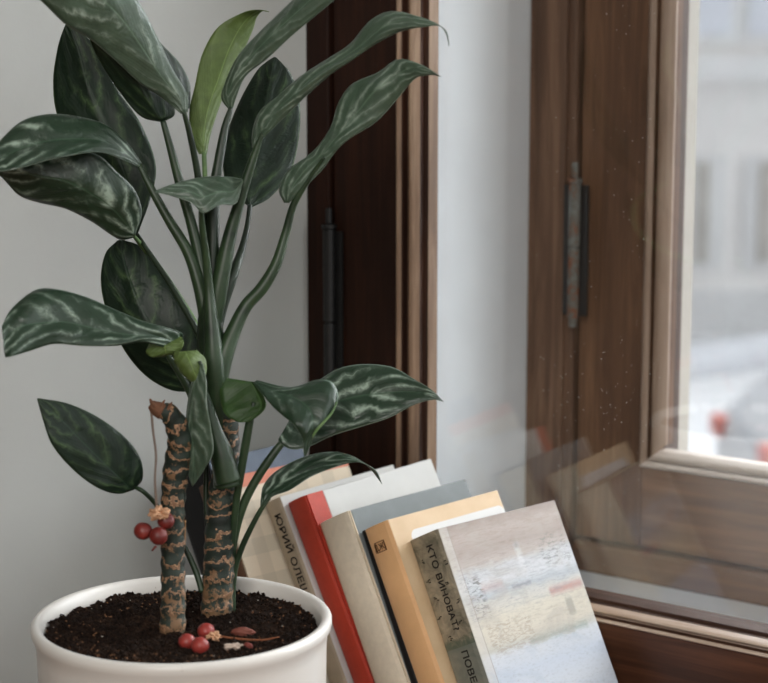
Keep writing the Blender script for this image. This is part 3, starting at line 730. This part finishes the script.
# ---- leaf material
def leaf_mat(name, top, vein, under, vary=.5, rough=.36, spec=.5, pale=.5, back=True):
    t = NT(name); x, y, z = t.sep(t.co('UV')); ob = t.co('Object')
    n = t.noise(ob, 30, 4, .6, .8); nf = t.noise(ob, 300, 5, .75); nm = t.noise(ob, 85, 5, .65, .6)
    ax = t.math('ABSOLUTE', x)
    def mr(a, e0, e1, o0=0., o1=1.):
        m = t.new('ShaderNodeMapRange'); m.interpolation_type = 'SMOOTHSTEP'; t.put(m.inputs[0], a); m.inputs[1].default_value = e0; m.inputs[2].default_value = e1; m.inputs[3].default_value = o0; m.inputs[4].default_value = o1; return m.outputs[0]
    # side veins: arcs leaving the midrib, sweeping towards the tip, unevenly spaced
    sweep = t.math('SUBTRACT', y, t.math('MULTIPLY', t.math('POWER', ax, 1.25), .34))
    ph = t.math('ADD', t.math('MULTIPLY', sweep, 5.5), t.math('MULTIPLY', t.math('SUBTRACT', n, .5), 2.2))
    s_ = t.math('ABSOLUTE', t.math('SUBTRACT', t.math('FRACT', ph), .5))
    wide = mr(s_, .34, .0); fine = mr(s_, .075, .0)
    ph2 = t.math('ADD', t.math('MULTIPLY', sweep, 26), t.math('MULTIPLY', n, 2.0))
    rib = t.math('ABSOLUTE', t.math('SUBTRACT', t.math('FRACT', ph2), .5))
    blot = mr(t.noise(ob, 20, 4, .65, 1.2), .36, .60)
    speck = mr(nm, .40, .62)
    f = t.math('MULTIPLY', t.math('MULTIPLY', wide, blot), t.math('ADD', t.math('MULTIPLY', speck, .75), .25))
    f = t.math('ADD', t.math('MULTIPLY', f, .8), t.math('MULTIPLY', t.math('MULTIPLY', fine, blot), .35))
    f = t.math('MULTIPLY', t.math('MULTIPLY', f, vary), mr(ax, 1.0, .72), clamp=True)
    base = t.mix(nm, rgba(tuple(v * .74 for v in top)), rgba(tuple(min(255, v * 1.22) for v in top)))
    c = t.mix(f, base, rgba(vein))
    c = t.mix(t.math('MULTIPLY', mr(ax, .05, .012), .45), c, rgba(tuple(min(255, v * 1.45 + 12) for v in top)))
    c = t.mix(t.math('MULTIPLY', t.math('GREATER_THAN', ax, .97), .45), c, rgba(vein))
    geo = t.new('ShaderNodeNewGeometry')
    c = t.mix(geo.outputs['Backfacing'], c, t.mix(nm, rgba(tuple(v * .85 for v in under)), rgba(under)))
    b1 = t.new('ShaderNodeBump'); t.put(b1.inputs['Height'], t.math('ADD', t.math('MULTIPLY', n, 1.0), t.math('MULTIPLY', s_, -.35))); b1.inputs['Strength'].default_value = .32; b1.inputs['Distance'].default_value = .005
    b2 = t.new('ShaderNodeBump'); t.put(b2.inputs['Height'], t.math('ADD', t.math('MULTIPLY', rib, -.5), t.math('ADD', t.math('MULTIPLY', mr(ax, .05, .0), -.7), t.math('MULTIPLY', nf, .35)))); b2.inputs['Strength'].default_value = .22; b2.inputs['Distance'].default_value = .0009
    t.l.new(b1.outputs[0], b2.inputs['Normal']); t.l.new(b2.outputs[0], t.b.inputs['Normal'])
    t.fin(c, t.math('ADD', rough, t.math('MULTIPLY', nm, .16)), spec)
    tl = t.new('ShaderNodeBsdfTranslucent'); t.put(tl.inputs[0], t.mix(.6, c, rgba((60, 96, 34))))
    mx = t.new('ShaderNodeMixShader'); mx.inputs[0].default_value = .10; t.l.new(t.b.outputs[0], mx.inputs[1]); t.l.new(tl.outputs[0], mx.inputs[2]); t.l.new(mx.outputs[0], t.out.inputs['Surface'])
    return t.m
MAT['leaf'] = leaf_mat('variegated_leaf', (34, 54, 38), (150, 168, 152), (76, 100, 58), 1.25, .27, .55)
MAT['leaf_dark'] = leaf_mat('dark_leaf', (22, 38, 26), (84, 108, 70), (50, 74, 42), .6, .36, .32)
MAT['leaf_young'] = leaf_mat('young_light_leaf', (80, 98, 50), (108, 128, 76), (84, 106, 52), .35, .42, .35)
MAT['leaf_grey'] = leaf_mat('sheen_grey_leaf', (66, 84, 68), (152, 168, 154), (84, 108, 70), .8, .27, .6)  # greyer base colour paints in the silvery sheen
MAT['leaf_fold'] = leaf_mat('folded_leaf_underside', (48, 72, 36), (80, 104, 56), (50, 74, 38), .3, .40, .35)

LEAVES = {}
def leaf(key, st, dep, eo, mat, mf=.5, thick=.00035, cup=.0, nr=34, nc=16, wav=.0006, seed=0, label=None, flip=False):
    """st: (Lx,Ly,Rx,Ry[,mf]) stations base->tip in the photograph, dep: depth of midrib per station, eo: (left, right) edge depth offsets"""
    P = []
    for s_, d in zip(st, dep):
        Lx, Ly, Rx, Ry = s_[:4]; m = s_[4] if len(s_) > 4 else mf
        Mx, My = Lx + (Rx-Lx)*m, Ly + (Ry-Ly)*m
        wpx = sqrt((Rx-Lx)**2 + (Ry-Ly)**2); P.append((Lx, Ly, Mx, My, Rx, Ry, d, wpx))
    wmax = max(p[7] for p in P)
    rows = catmull(P, nr)
    vs = []; uv = []
    for i, q in enumerate(rows):
        tt = i / (nr - 1); wr = min(1, max(q[7], 0) / wmax)
        d = q[6]
        Lp = at(q[0], q[1], d + eo[0]*wr); Mp = at(q[2], q[3], d); Rp = at(q[4], q[5], d + eo[1]*wr)
        for k in range(nc + 1):
            s_ = -1 + 2*k/nc; a = abs(s_); E = Lp if s_ < 0 else Rp
            p = Mp + (E - Mp) * a
            # arch across each half and gentle waves near the margin, along the line of sight
            p = p - FW * (cup * wr * (a - a*a) * 4 * .5)
            p = p + FW * wav * wr * a * a * sin(tt*17 + seed + s_*1.3) * 2
            p = p + FW * .0007 * wr * mnoise.noise(Vector((s_*2.2, tt*6, seed*1.37)))*2
            vs.append(p); uv.append((s_, tt))
    fs = [(i*(nc+1)+k, i*(nc+1)+k+1, (i+1)*(nc+1)+k+1, (i+1)*(nc+1)+k) for i in range(nr-1) for k in range(nc)]
    # keep the upper surface facing the viewer side by winding
    n0 = None
    c0 = (nr//2)*(nc+1) + nc//2
    a_, b_, c_ = vs[c0], vs[c0+1], vs[c0+nc+1]
    nn = np.cross(b_ - a_, c_ - a_)
    if (nn @ FW > 0) != flip: fs = [f[::-1] for f in fs]
    me = bpy.data.meshes.new('leaf'); me.from_pydata([tuple(v) for v in vs], [], fs); me.update()
    ul = me.uv_layers.new(name='uv')
    for l in me.loops: ul.data[l.index].uv = uv[l.vertex_index]
    for p in me.polygons: p.use_smooth = True
    me.materials.append(mat)
    o = bpy.data.objects.new('leaf', me); COL.objects.link(o); o.parent = PLANT; o.matrix_parent_inverse = PLANT.matrix_world.inverted()
    sol = o.modifiers.new('thickness', 'SOLIDIFY'); sol.thickness = thick; sol.offset = -1
    if label: o['label'] = label
    LEAVES[key] = o
    return o
def petiole(key, pts, r, mat=None, n=None):
    mb = MB(); tube(mb, D(pts), rp(pts, r), n=n or len(pts)*9, seg=12)
    par = LEAVES.get(key)
    o = mb.build('petiole', mat or MAT['stem'], None, smooth=True)
    par = par or PLANT
    o.parent = par
    bpy.context.view_layer.update(); o.matrix_parent_inverse = par.matrix_world.inverted()
    return o
c0 = d2 - .006                           # crown depth
# --- upper crown -----------------------------------------------------------
leaf('L4', [(136,236,138,233), (112,205,150,200), (80,165,156,165), (58,118,141,124), (53,82,118,90), (57,50,96,48), (64,28,74,24), (70,16,71,16)],
     [c0+.035, c0+.045, c0+.05, c0+.055, c0+.058, c0+.06, c0+.06, c0+.06], (.012, .004), MAT['leaf_dark'], .55, seed=4)
leaf('L3', [(160,122,166,121), (140,116,175,113), (118,90,168,88), (98,58,148,52), (86,32,124,20), (70,5,90,-5), (55,-18,56,-20)],
     [c0, c0-.005, c0-.01, c0-.016, c0-.022, c0-.03, c0-.04], (.006, .012), MAT['leaf_dark'], .5, seed=3)
leaf('L2', [(182,112,190,108), (172,96,190,84), (152,66,179,62), (130,36,160,42), (108,5,146,20), (90,-20,120,-10), (90,-36,92,-36)],
     [c0-.012, c0-.012, c0-.015, c0-.02, c0-.026, c0-.03, c0-.04], (.0, .016), MAT['leaf_dark'], .3, seed=2)
leaf('L1', [(181,114,188,112), (162,98,187,94), (141,84,172,68), (117,62,158,38), (91,40,141,5), (66,25,124,-18), (40,0,100,-38), (12,-24,60,-45), (0,-45,2,-46)],
     [c0-.018, c0-.020, c0-.026, c0-.034, c0-.042, c0-.050, c0-.058, c0-.064, c0-.07], (.004, .010), MAT['leaf_grey'], .62, seed=1, cup=.004)
leaf('L6', [(134,238,136,234), (118,239,142,212), (92,222,135,190), (66,209,117,172), (40,203,96,154), (20,196,62,152), (4,180,24,158), (-10,166,-9,164)],
     [c0+.012, c0+.006, c0-.002, c0-.008, c0-.014, c0-.018, c0-.022, c0-.028], (.014, .006), MAT['leaf'], .45, seed=6, cup=.003)
leaf('L5', [(141,168,143,165), (124,160,130,146), (100,152,108,126), (74,155,82,117), (48,160,52,114), (24,167,22,121), (4,171,1,139), (-18,170,-18,166)],
     [c0-.004, c0-.012, c0-.02, c0-.028, c0-.036, c0-.042, c0-.048, c0-.055], (-.012, .012), MAT['leaf'], .42, seed=5, cup=.004)
leaf('L12', [(199,154,207,154), (192,138,211,134), (189,112,221,104), (195,86,234,72), (202,54,245,48), (217,28,253,30), (240,14,257,17), (256,10,263,11), (268,12,269,12)],
     [c0, c0+.006, c0+.012, c0+.018, c0+.022, c0+.024, c0+.022, c0+.016, c0+.012], (-.004, .010), MAT['leaf_young'], .62, seed=12, cup=.002, label='light green young leaf')
leaf('L14', [(248,206,252,207), (228,188,272,196), (223,160,292,168), (228,130,300,128), (240,100,299,98), (256,72,291,74), (266,62,282,63), (274,57,276,57)],
     [c0+.025, c0+.032, c0+.038, c0+.044, c0+.05, c0+.055, c0+.058, c0+.06], (.010, .008), MAT['leaf_dark'], .46, seed=14)
leaf('L13', [(229,110,233,108), (221,98,237,96), (226,80,246,76), (238,56,268,58), (257,34,292,36), (278,14,318,14), (300,-6,342,-8), (330,-26,356,-26), (366,-42,367,-42)],
     [c0+.004, c0+.002, c0-.002, c0-.008, c0-.014, c0-.02, c0-.026, c0-.03, c0-.036], (.012, -.002), MAT['leaf_grey'], .42, seed=13, cup=.003)
leaf('L15', [(252,148,255,148), (252,132,268,134), (259,112,288,114), (278,96,306,96), (300,76,330,75), (328,58,352,61), (350,44,373,46), (370,21,396,33), (392,11,410,29), (418,16,425,27), (438,24,439,26), (446,33,447,33), (449,46,449,46)],
     [c0-.008, c0-.01, c0-.016, c0-.022, c0-.028, c0-.034, c0-.04, c0-.046, c0-.05, c0-.055, c0-.06, c0-.062, c0-.064], (.010, -.002), MAT['leaf_grey'], .5, seed=15, cup=.003, wav=.001)
leaf('L16', [(284,203,289,203), (279,190,302,190), (288,170,322,170), (312,152,334,154), (330,128,348,140), (338,104,376,122), (352,84,398,98), (378,72,414,80), (398,59,424,76), (422,65,434,75), (440,76,441,77)],
     [c0-.004, c0-.006, c0-.010, c0-.014, c0-.018, c0-.022, c0-.028, c0-.034, c0-.04, c0-.046, c0-.05], (.012, -.004), MAT['leaf_grey'], .5, seed=16, cup=.003, wav=.001)
leaf('L16b', [(322,158,325,160), (318,160,330,152), (311,164,331,146), (309,166,320,152), (310,168,311,167)], [c0-.006]*5, (.004, .002), MAT['leaf_young'], .5, seed=2) if False else None
leaf('L17', [(242,179,243,182), (231,177,236,203), (217,176,220,205), (204,177,203,213), (191,179,192,203), (176,183,175,197), (164,187,164,194), (155,191,155,192)],
     [c0-.026, c0-.028, c0-.032, c0-.036, c0-.036, c0-.036, c0-.036, c0-.038], (.020, -.004), MAT['leaf_grey'], .55, seed=17)
# --- middle ------------------------------------------------------------------
leaf('L7', [(192,392,197,388), (170,390,202,362), (146,376,200,334), (124,350,188,312), (108,316,172,288), (101,282,156,262), (105,254,140,246), (118,240,124,240)],
     [c0+.014, c0+.02, c0+.026, c0+.032, c0+.036, c0+.04, c0+.044, c0+.046], (.010, .006), MAT['leaf_dark'], .48, seed=7)
leaf('L8b', [(158,335,181,335), (146,340,184,342), (146,348,181,350), (156,356,174,356), (166,360,168,360)], [c0-.02, c0-.026, c0-.028, c0-.026, c0-.022], (.004, .004), MAT['leaf_young'], .5, seed=8, nr=16, label='light green curled leaf base') if False else None
leaf('L8', [(174,352,183,340), (163,347,182,333), (141,342,169,328), (116,346,143,321), (84,346,114,309), (53,344,84,296), (30,351,56,289), (14,356,34,290), (5,357,12,308), (5,352,2,326)],
     [c0-.016, c0-.024, c0-.032, c0-.038, c0-.044, c0-.05, c0-.056, c0-.062, c0-.066, c0-.07], (-.010, .014), MAT['leaf'], .45, seed=18, cup=.005, wav=.0012)
leaf('L8c', [(150,342,181,336), (146,352,184,343), (152,357,181,350), (163,357,176,354)], [c0-.022, c0-.028, c0-.028, c0-.024], (.003, .003), MAT['leaf_young'], .5, seed=8, nr=14, label='light green curled lobe of the long left leaf')
leaf('L9', [(173,352,197,350), (174,362,205,358), (180,372,207,368), (190,381,205,378), (197,384,200,384)], [c0-.036, c0-.040, c0-.040, c0-.038, c0-.036], (.004, .010), MAT['leaf_young'], .5, seed=9, nr=18, cup=.004, label='small light green folded leaf base')
leaf('L10', [(199,364,203,364), (191,384,206,380), (186,412,207,404), (185,438,211,430), (186,460,213,452), (188,474,204,470), (192,486,193,486)],
     [c0-.038, c0-.038, c0-.036, c0-.034, c0-.032, c0-.030, c0-.030], (.006, -.010), MAT['leaf_grey'], .28, seed=10, cup=.002)
leaf('L18', [(134,490,137,487), (118,494,143,478), (98,488,141,460), (74,471,128,440), (53,446,104,421), (43,421,70,404), (37,399,38,398)],
     [c0-.014, c0-.02, c0-.026, c0-.032, c0-.038, c0-.042, c0-.046], (-.006, .010), MAT['leaf_dark'], .45, seed=19, cup=.003)
# --- right lower ---------------------------------------------------------------
leaf('L20', [(286,436,288,434), (278,440,296,408), (290,449,304,392), (308,447,322,378), (332,436,340,368), (357,428,364,364), (388,418,392,367), (414,405,414,379), (432,400,432,390), (443,401,444,402)],
     [c0+.002, c0+.004, c0+.006, c0+.008, c0+.008, c0+.006, c0+.002, c0-.002, c0-.006, c0-.008], (-.012, .014), MAT['leaf'], .5, seed=20, cup=.004)
leaf('L19', [(253,383,257,380), (262,394,290,387), (273,407,316,380), (284,417,332,382), (293,424,338,396), (300,434,332,414), (303,442,318,430), (304,456,306,456)],
     [c0-.022, c0-.030, c0-.036, c0-.040, c0-.044, c0-.046, c0-.046, c0-.044], (-.004, .010), MAT['leaf'], .40, seed=21, cup=.005)
leaf('L19a', [(222,377,254,382), (220,392,262,394), (222,408,266,404), (228,417,262,412), (238,422,252,420), (246,422,248,422)],
     [c0-.010, c0-.014, c0-.018, c0-.02, c0-.02, c0-.02], (.004, -.004), MAT['leaf_fold'], .9, seed=22, nr=20, label='light green underside of a folded leaf')
leaf('L21', [(260,508,263,508), (261,496,272,497), (264,484,290,490), (276,471,312,476), (300,458,336,467), (325,452,357,462), (347,454,370,466), (366,464,378,473), (381,482,382,484)],
     [c0-.004, c0-.004, c0-.002, c0, c0, c0-.002, c0-.004, c0-.006, c0-.006], (.010, -.008), MAT['leaf'], .5, seed=23, cup=.003)
# --- petioles -------------------------------------------------------------------
petiole('L5', [(139,165,c0-.004), (152,190,c0-.004), (170,222,c0-.003), (188,252,c0-.002), (199,285,c0-.002), (206,320,c0-.001), (210,360,c0)], [2.5, 4, 5, 5.8, 6.6, 7, 5], MAT['stem'])
petiole('L3', [(163,121,c0), (171,150,c0+.002), (180,184,c0+.004), (192,226,c0+.003), (202,270,c0+.002), (208,310,c0)], [3, 4, 5, 5.5, 5.5, 4], MAT['stem'])
petiole('L1', [(184,112,c0-.018), (190,135,c0-.012), (197,170,c0-.004), (203,215,c0+.002), (207,260,c0), (209,300,c0)], [2.4, 3.2, 3.6, 4, 4.2, 4], MAT['stem_dark'])
petiole('L12', [(204,152,c0), (205,175,c0+.002), (206,205,c0+.004), (208,250,c0+.002), (209,290,c0)], [2.5, 2.6, 3, 3.5, 3], MAT['stem_light'])
petiole('L13', [(231,108,c0+.004), (225,128,c0+.002), (219,160,c0), (214,195,c0), (213,235,c0), (212,280,c0), (212,340,c0)], [2.6, 4, 5, 6, 6.5, 7, 5], MAT['stem_dark'])
petiole('L15', [(262,134,c0-.012), (258,145,c0-.010), (250,168,c0-.008), (240,200,c0-.006), (230,235,c0-.004), (223,268,c0-.003), (217,300,c0-.002), (213,345,c0)], [2, 3.2, 4.6, 5.6, 6.8, 8.5, 9, 5], MAT['stem'])
petiole('L14', [(250,205,c0+.025), (247,228,c0+.02), (241,252,c0+.014), (232,278,c0+.006), (222,310,c0+.004), (216,350,c0+.002)], [2.5, 3, 4, 5.5, 5, 3], MAT['stem_dark'])
petiole('L17', [(201,211,c0-.034), (202,226,c0-.024), (206,255,c0-.016), (209,290,c0-.010), (212,330,c0-.010), (214,365,c0-.008), (216,400,c0-.002), (218,430,c0+.004)], [2.6, 3.2, 4, 5, 8, 11, 11, 8], MAT['stem'])
petiole('L16', [(324,157,c0-.016), (311,176,c0-.01), (294,204,c0-.004), (286,232,c0), (276,264,c0), (262,288,c0), (246,306,c0), (234,330,c0-.002), (224,356,c0-.004), (217,384,c0-.004), (216,410,c0)], [1.5, 2.5, 3.6, 4.4, 5.6, 6.4, 6.6, 7.6, 9.5, 10, 6], MAT['stem'])
petiole('L6', [(133,235,c0+.012), (142,246,c0+.038), (158,266,c0+.056), (178,296,c0+.058), (195,325,c0+.040), (208,356,c0+.004)], [1.8, 2.6, 3, 3.4, 4, 4], MAT['stem_light'])
petiole('L7', [(194,388,c0+.014), (202,400,c0+.008), (210,412,c0)], [3, 4, 4], MAT['stem_dark'])
petiole('L8', [(165,350,c0-.024), (176,368,c0-.02), (188,388,c0-.014), (198,412,c0-.010), (207,440,c0-.008)], [3, 3.4, 4, 4.5, 4.5], MAT['stem'])
petiole('L4', [(137,234,c0+.035), (150,254,c0+.03), (170,284,c0+.02), (190,318,c0+.01), (204,345,c0+.002)], [2, 2.6, 3, 3.4, 3], MAT['stem_dark'])
petiole('L18', [(135,487,c0-.014), (144,492,c0-.016), (154,502,c0-.006), (166,518,c0+.006), (184,546,c0+.006), (196,572,c0+.004), (202,592,c0+.002)], [2.2, 2.4, 2.4, 2.6, 3, 3.2, 3], MAT['stem'])
petiole('L10', [(200,362,c0-.038), (206,390,c0-.022), (207,440,c0+.004), (206,500,c0+.008), (210,560,c0+.008), (211,612,c0+.006)], [2, 2, 2.4, 2.8, 3, 3], MAT['stem_dark'])
petiole('L19a', [(254,402,c0-.016), (250,420,c0-.015), (245,448,c0-.012), (240,478,c0-.008), (236,505,c0-.002), (231,560,c0+.006), (229,612,c0+.008)], [2.5, 4, 4.4, 4, 3.6, 3.4, 3], MAT['stem'])
petiole('L20', [(300,425,c0+.004), (286,438,c0+.001), (272,456,c0), (256,480,c0+.001), (243,506,c0+.003), (234,540,c0+.006), (230,580,c0+.008), (229,618,c0+.008)], [1.5, 3.2, 4.2, 4.4, 4.4, 4, 3.8, 3.6], MAT['stem'])
petiole('L19', [(305,454,c0-.044), (306,447,c0-.044), (311,438,c0-.044), (320,426,c0-.0455), (331,414,c0-.042), (337,402,c0-.038)], [.6, 1.2, 1.4, 1.4, 1.3, .8], MAT['stem_light'])
petiole('L21', [(270,498,c0-.004), (262,508,c0-.003), (252,526,c0), (243,545,c0+.004), (236,565,c0+.008), (233,590,c0+.01), (233,620,c0+.01)], [1.5, 2.4, 2.8, 3, 3, 3, 3], MAT['stem'])
petiole('L9', [(196,372,c0-.036), (205,395,c0-.020), (214,430,c0-.016), (222,456,c0-.014), (228,482,c0-.012)], [2, 4, 8, 12, 13], MAT['stem'])
# sheath round trunk 2 where the side shoot opens
S = [(199,392,c0-.014), (207,412,c0-.014), (216,438,c0-.012), (224,464,c0-.010), (227,486,c0-.008)]
mb = MB(); tube(mb, D(S), rp(S, [3, 6, 9, 12.5, 13.5]), n=40, seg=20); mb.build('leaf_sheath', MAT['leaf_grey'] if False else MAT['stem'], trunk2, smooth=True)
S = [(208,268,c0+.002), (209,290,c0), (210,315,c0), (211,345,c0), (215,375,c0), (219,400,c0)]
mb = MB(); tube(mb, D(S), rp(S, [3, 9, 12, 14, 14, 12.5]), n=40, seg=20); mb.build('crown_stem', MAT['stem_dark'], trunk2, smooth=True)
for (px, py, s_) in ((222, 318, 4), (224, 330, 5), (221, 345, 4), (228, 306, 3)):
    pass
mb = MB(); q = [(185,520,c0+.02), (183,545,c0+.02), (182,575,c0+.018), (184,600,c0+.014)]; tube(mb, D(q), rp(q, [1.2, 2.4, 2.2, 2]), n=20, seg=8)
mb.build('dry_petiole', plain('dry_straw', (150, 112, 74), .8, .2, .2, 90), PLANT, smooth=True)

# ---- berry cluster hanging on its dry stalk
berry_t = NT('red_berry'); n = berry_t.noise(berry_t.co(), 90, 4, .6)
MAT['berry'] = berry_t.fin(berry_t.ramp(n, [(.3, rgba((84, 26, 24))), (.7, rgba((128, 46, 38)))]), .42, .45)
berry_t = NT('red_berry_bright'); n = berry_t.noise(berry_t.co(), 90, 4, .6)
MAT['berry2'] = berry_t.fin(berry_t.ramp(n, [(.3, rgba((116, 36, 32))), (.7, rgba((160, 62, 54)))]), .38, .45)
husk = plain('papery_husk', (190, 148, 116), .8, .2, .2, 120, .8, .001)
db = d1 - .022
CL = empty('berry_cluster', at(158, 520, db)); CL.parent = PLANT; CL.matrix_parent_inverse = PLANT.matrix_world.inverted()
CL['_world'] = 1; bpy.context.view_layer.update()
for (x, y, r, dd) in ((143, 531, 9.0, db), (166, 521, 8.6, db + .004), (158.5, 536, 9.2, db - .003)):
    mb = MB(); rr = r * dd / FPX; c = at(x, y, dd); blob(mb, c, rr, seed=x, amp=.04, sc=(1.08, 1, .98) if x < 150 else (1, 1, 1))
    mb.build('berry', MAT['berry'], CL, smooth=True)
mb = MB(); blob(mb, at(160, 513, db - .002), 8 * db / FPX, seed=5, amp=.9, sub=4, sc=(1.1, 1, .75)); mb.build('husk', husk, CL, smooth=False)
q = [(151, 406, dt), (153, 430, dt - .004), (156, 455, dt - .008), (155, 480, db), (157, 510, db)]
mb = MB(); tube(mb, D(q), rp(q, [1.4, 1.2, 1.2, 1.2, 1.5]), n=40, seg=8); mb.build('stalk', plain('dry_stalk', (112, 98, 88), .8, .2), CL, smooth=True)
q = [(156, 546, db), (152, 551, db)]; mb = MB(); tube(mb, D(q), rp(q, [1.5, .8]), n=6, seg=8); mb.build('stalk_end', MAT['berry'], CL, smooth=True)

# ---- fallen berries and litter on the soil
def on_soil(px, py, lift):
    p = on_z(px, py, zs + lift)
    for _ in range(3): p = on_z(px, py, soil_h(p[0], p[1]) + lift)
    return p
for (px, py, r, lab) in ((206, 631, 9.0, 'rearmost of the three red berries lying on the potting soil'), (187, 641.5, 8.6, 'red berry lying on the soil against the foot of the left trunk'), (200, 645.5, 9.0, 'red berry lying on the soil nearest the front rim of the pot')):
    rr = r * 1.06 / FPX; p = on_soil(px, py, rr * .72)
    mb = MB(); blob(mb, (0, 0, 0), rr, seed=px, amp=.05, sc=(1.02, 1, .95)); o = mb.build('berry', MAT['berry2'], smooth=True); o.location = Vector(p); tag(o, lab, 'berry', 'fallen berries on the soil')
def litter(nm, px, py, r, sc, mat, lab, cat, amp=.5, rz=0):
    rr = r * 1.07 / FPX; p = on_soil(px, py, rr * .35)
    mb = MB(); blob(mb, (0, 0, 0), rr, seed=px, amp=amp, sub=4, sc=sc, rot=Matrix.Rotation(rz, 3, 'Z')); o = mb.build(nm, mat, smooth=amp < .3); o.location = Vector(p); tag(o, lab, cat); return o
litter('husk', 214, 637, 7, (1.1, .9, .6), husk, 'small papery tan husk beside the fallen berries', 'husk', .9)
litter('seed_pod', 243, 632, 9.5, (1.25, .55, .5), plain('brown_seed', (116, 66, 54), .6, .3, .2, 150), 'long reddish brown seed pod lying on the soil', 'seed pod', .2, YAW)
litter('husk', 235, 647, 7.5, (1.3, .7, .45), plain('whitish_husk', (182, 164, 150), .8, .2, .15, 150), 'whitish flattened husk near the front rim of the pot', 'husk', .7, YAW)
litter('seed_pod', 248, 646, 5, (1.1, .8, .7), plain('dark_red_seed', (112, 50, 42), .6, .3, .2, 150), 'small dark red seed beside the whitish husk', 'seed', .2)
pts = [on_soil(218, 636, .0022), on_soil(240, 639, .0022), on_soil(262, 640, .0026), on_soil(279, 637, .0026)]
mb = MB(); tube(mb, pts, [.0006, .0007, .0006, .0004], n=24, seg=8)
tag(mb.build('twig', plain('dry_twig', (134, 84, 58), .8, .2), smooth=True), 'thin dry brown twig lying across the soil', 'twig')

# ================================================================== LIGHT
w = bpy.data.worlds.new('sky'); SC.world = w; w.use_nodes = True; nt = w.node_tree
bg = nt.nodes['Background']; tc = nt.nodes.new('ShaderNodeTexCoord'); sx = nt.nodes.new('ShaderNodeSeparateXYZ'); nt.links.new(tc.outputs['Generated'], sx.inputs[0])
rp_ = nt.nodes.new('ShaderNodeValToRGB'); mr = nt.nodes.new('ShaderNodeMapRange'); mr.inputs[1].default_value = -1; mr.inputs[2].default_value = 1
nt.links.new(sx.outputs[2], mr.inputs[0]); nt.links.new(mr.outputs[0], rp_.inputs[0])
e = rp_.color_ramp.elements; e[0].position = .35; e[0].color = (.20, .155, .125, 1); e[1].position = .62; e[1].color = (.80, .83, .86, 1)
nt.links.new(rp_.outputs[0], bg.inputs[0])
my = nt.nodes.new('ShaderNodeMapRange'); my.inputs[1].default_value = .22; my.inputs[2].default_value = .72; my.inputs[3].default_value = .85; my.inputs[4].default_value = 10.0
mz = nt.nodes.new('ShaderNodeMath'); mz.operation = 'MULTIPLY_ADD'; mz.inputs[1].default_value = .35
nt.links.new(sx.outputs[2], mz.inputs[0]); nt.links.new(sx.outputs[1], mz.inputs[2]); nt.links.new(mz.outputs[0], my.inputs[0]); nt.links.new(my.outputs[0], bg.inputs[1])
def area(name, loc, target, size, power, col, sy=None):
    l = bpy.data.lights.new(name, 'AREA'); l.energy = power; l.size = size; l.color = col
    if sy: l.shape = 'RECTANGLE'; l.size_y = sy
    o = bpy.data.objects.new(name, l); COL.objects.link(o); o.location = loc
    d = Vector(target) - Vector(loc); o.rotation_euler = d.to_track_quat('-Z', 'Y').to_euler(); return o
area('daylight_fill', rel(1.35, .84, .62), rel(-.8, .95, -.25), .55, 7, (.95, .99, .985), 1.3)  # added area light inside the room, standing in for daylight from the right
area('room_fill', rel(.7, -1.5, 1.0), rel(-.8, 1.0, -.25), 1.2, 40, (1.0, .965, .92), 1.2)  # added fill light behind the camera, brightens spines and leaf fronts
SC.cycles.max_bounces = 8; SC.cycles.transparent_max_bounces = 12
SC.cycles.caustics_reflective = False; SC.cycles.caustics_refractive = False
for o in bpy.data.objects:
    if '_world' in o.keys(): del o['_world']
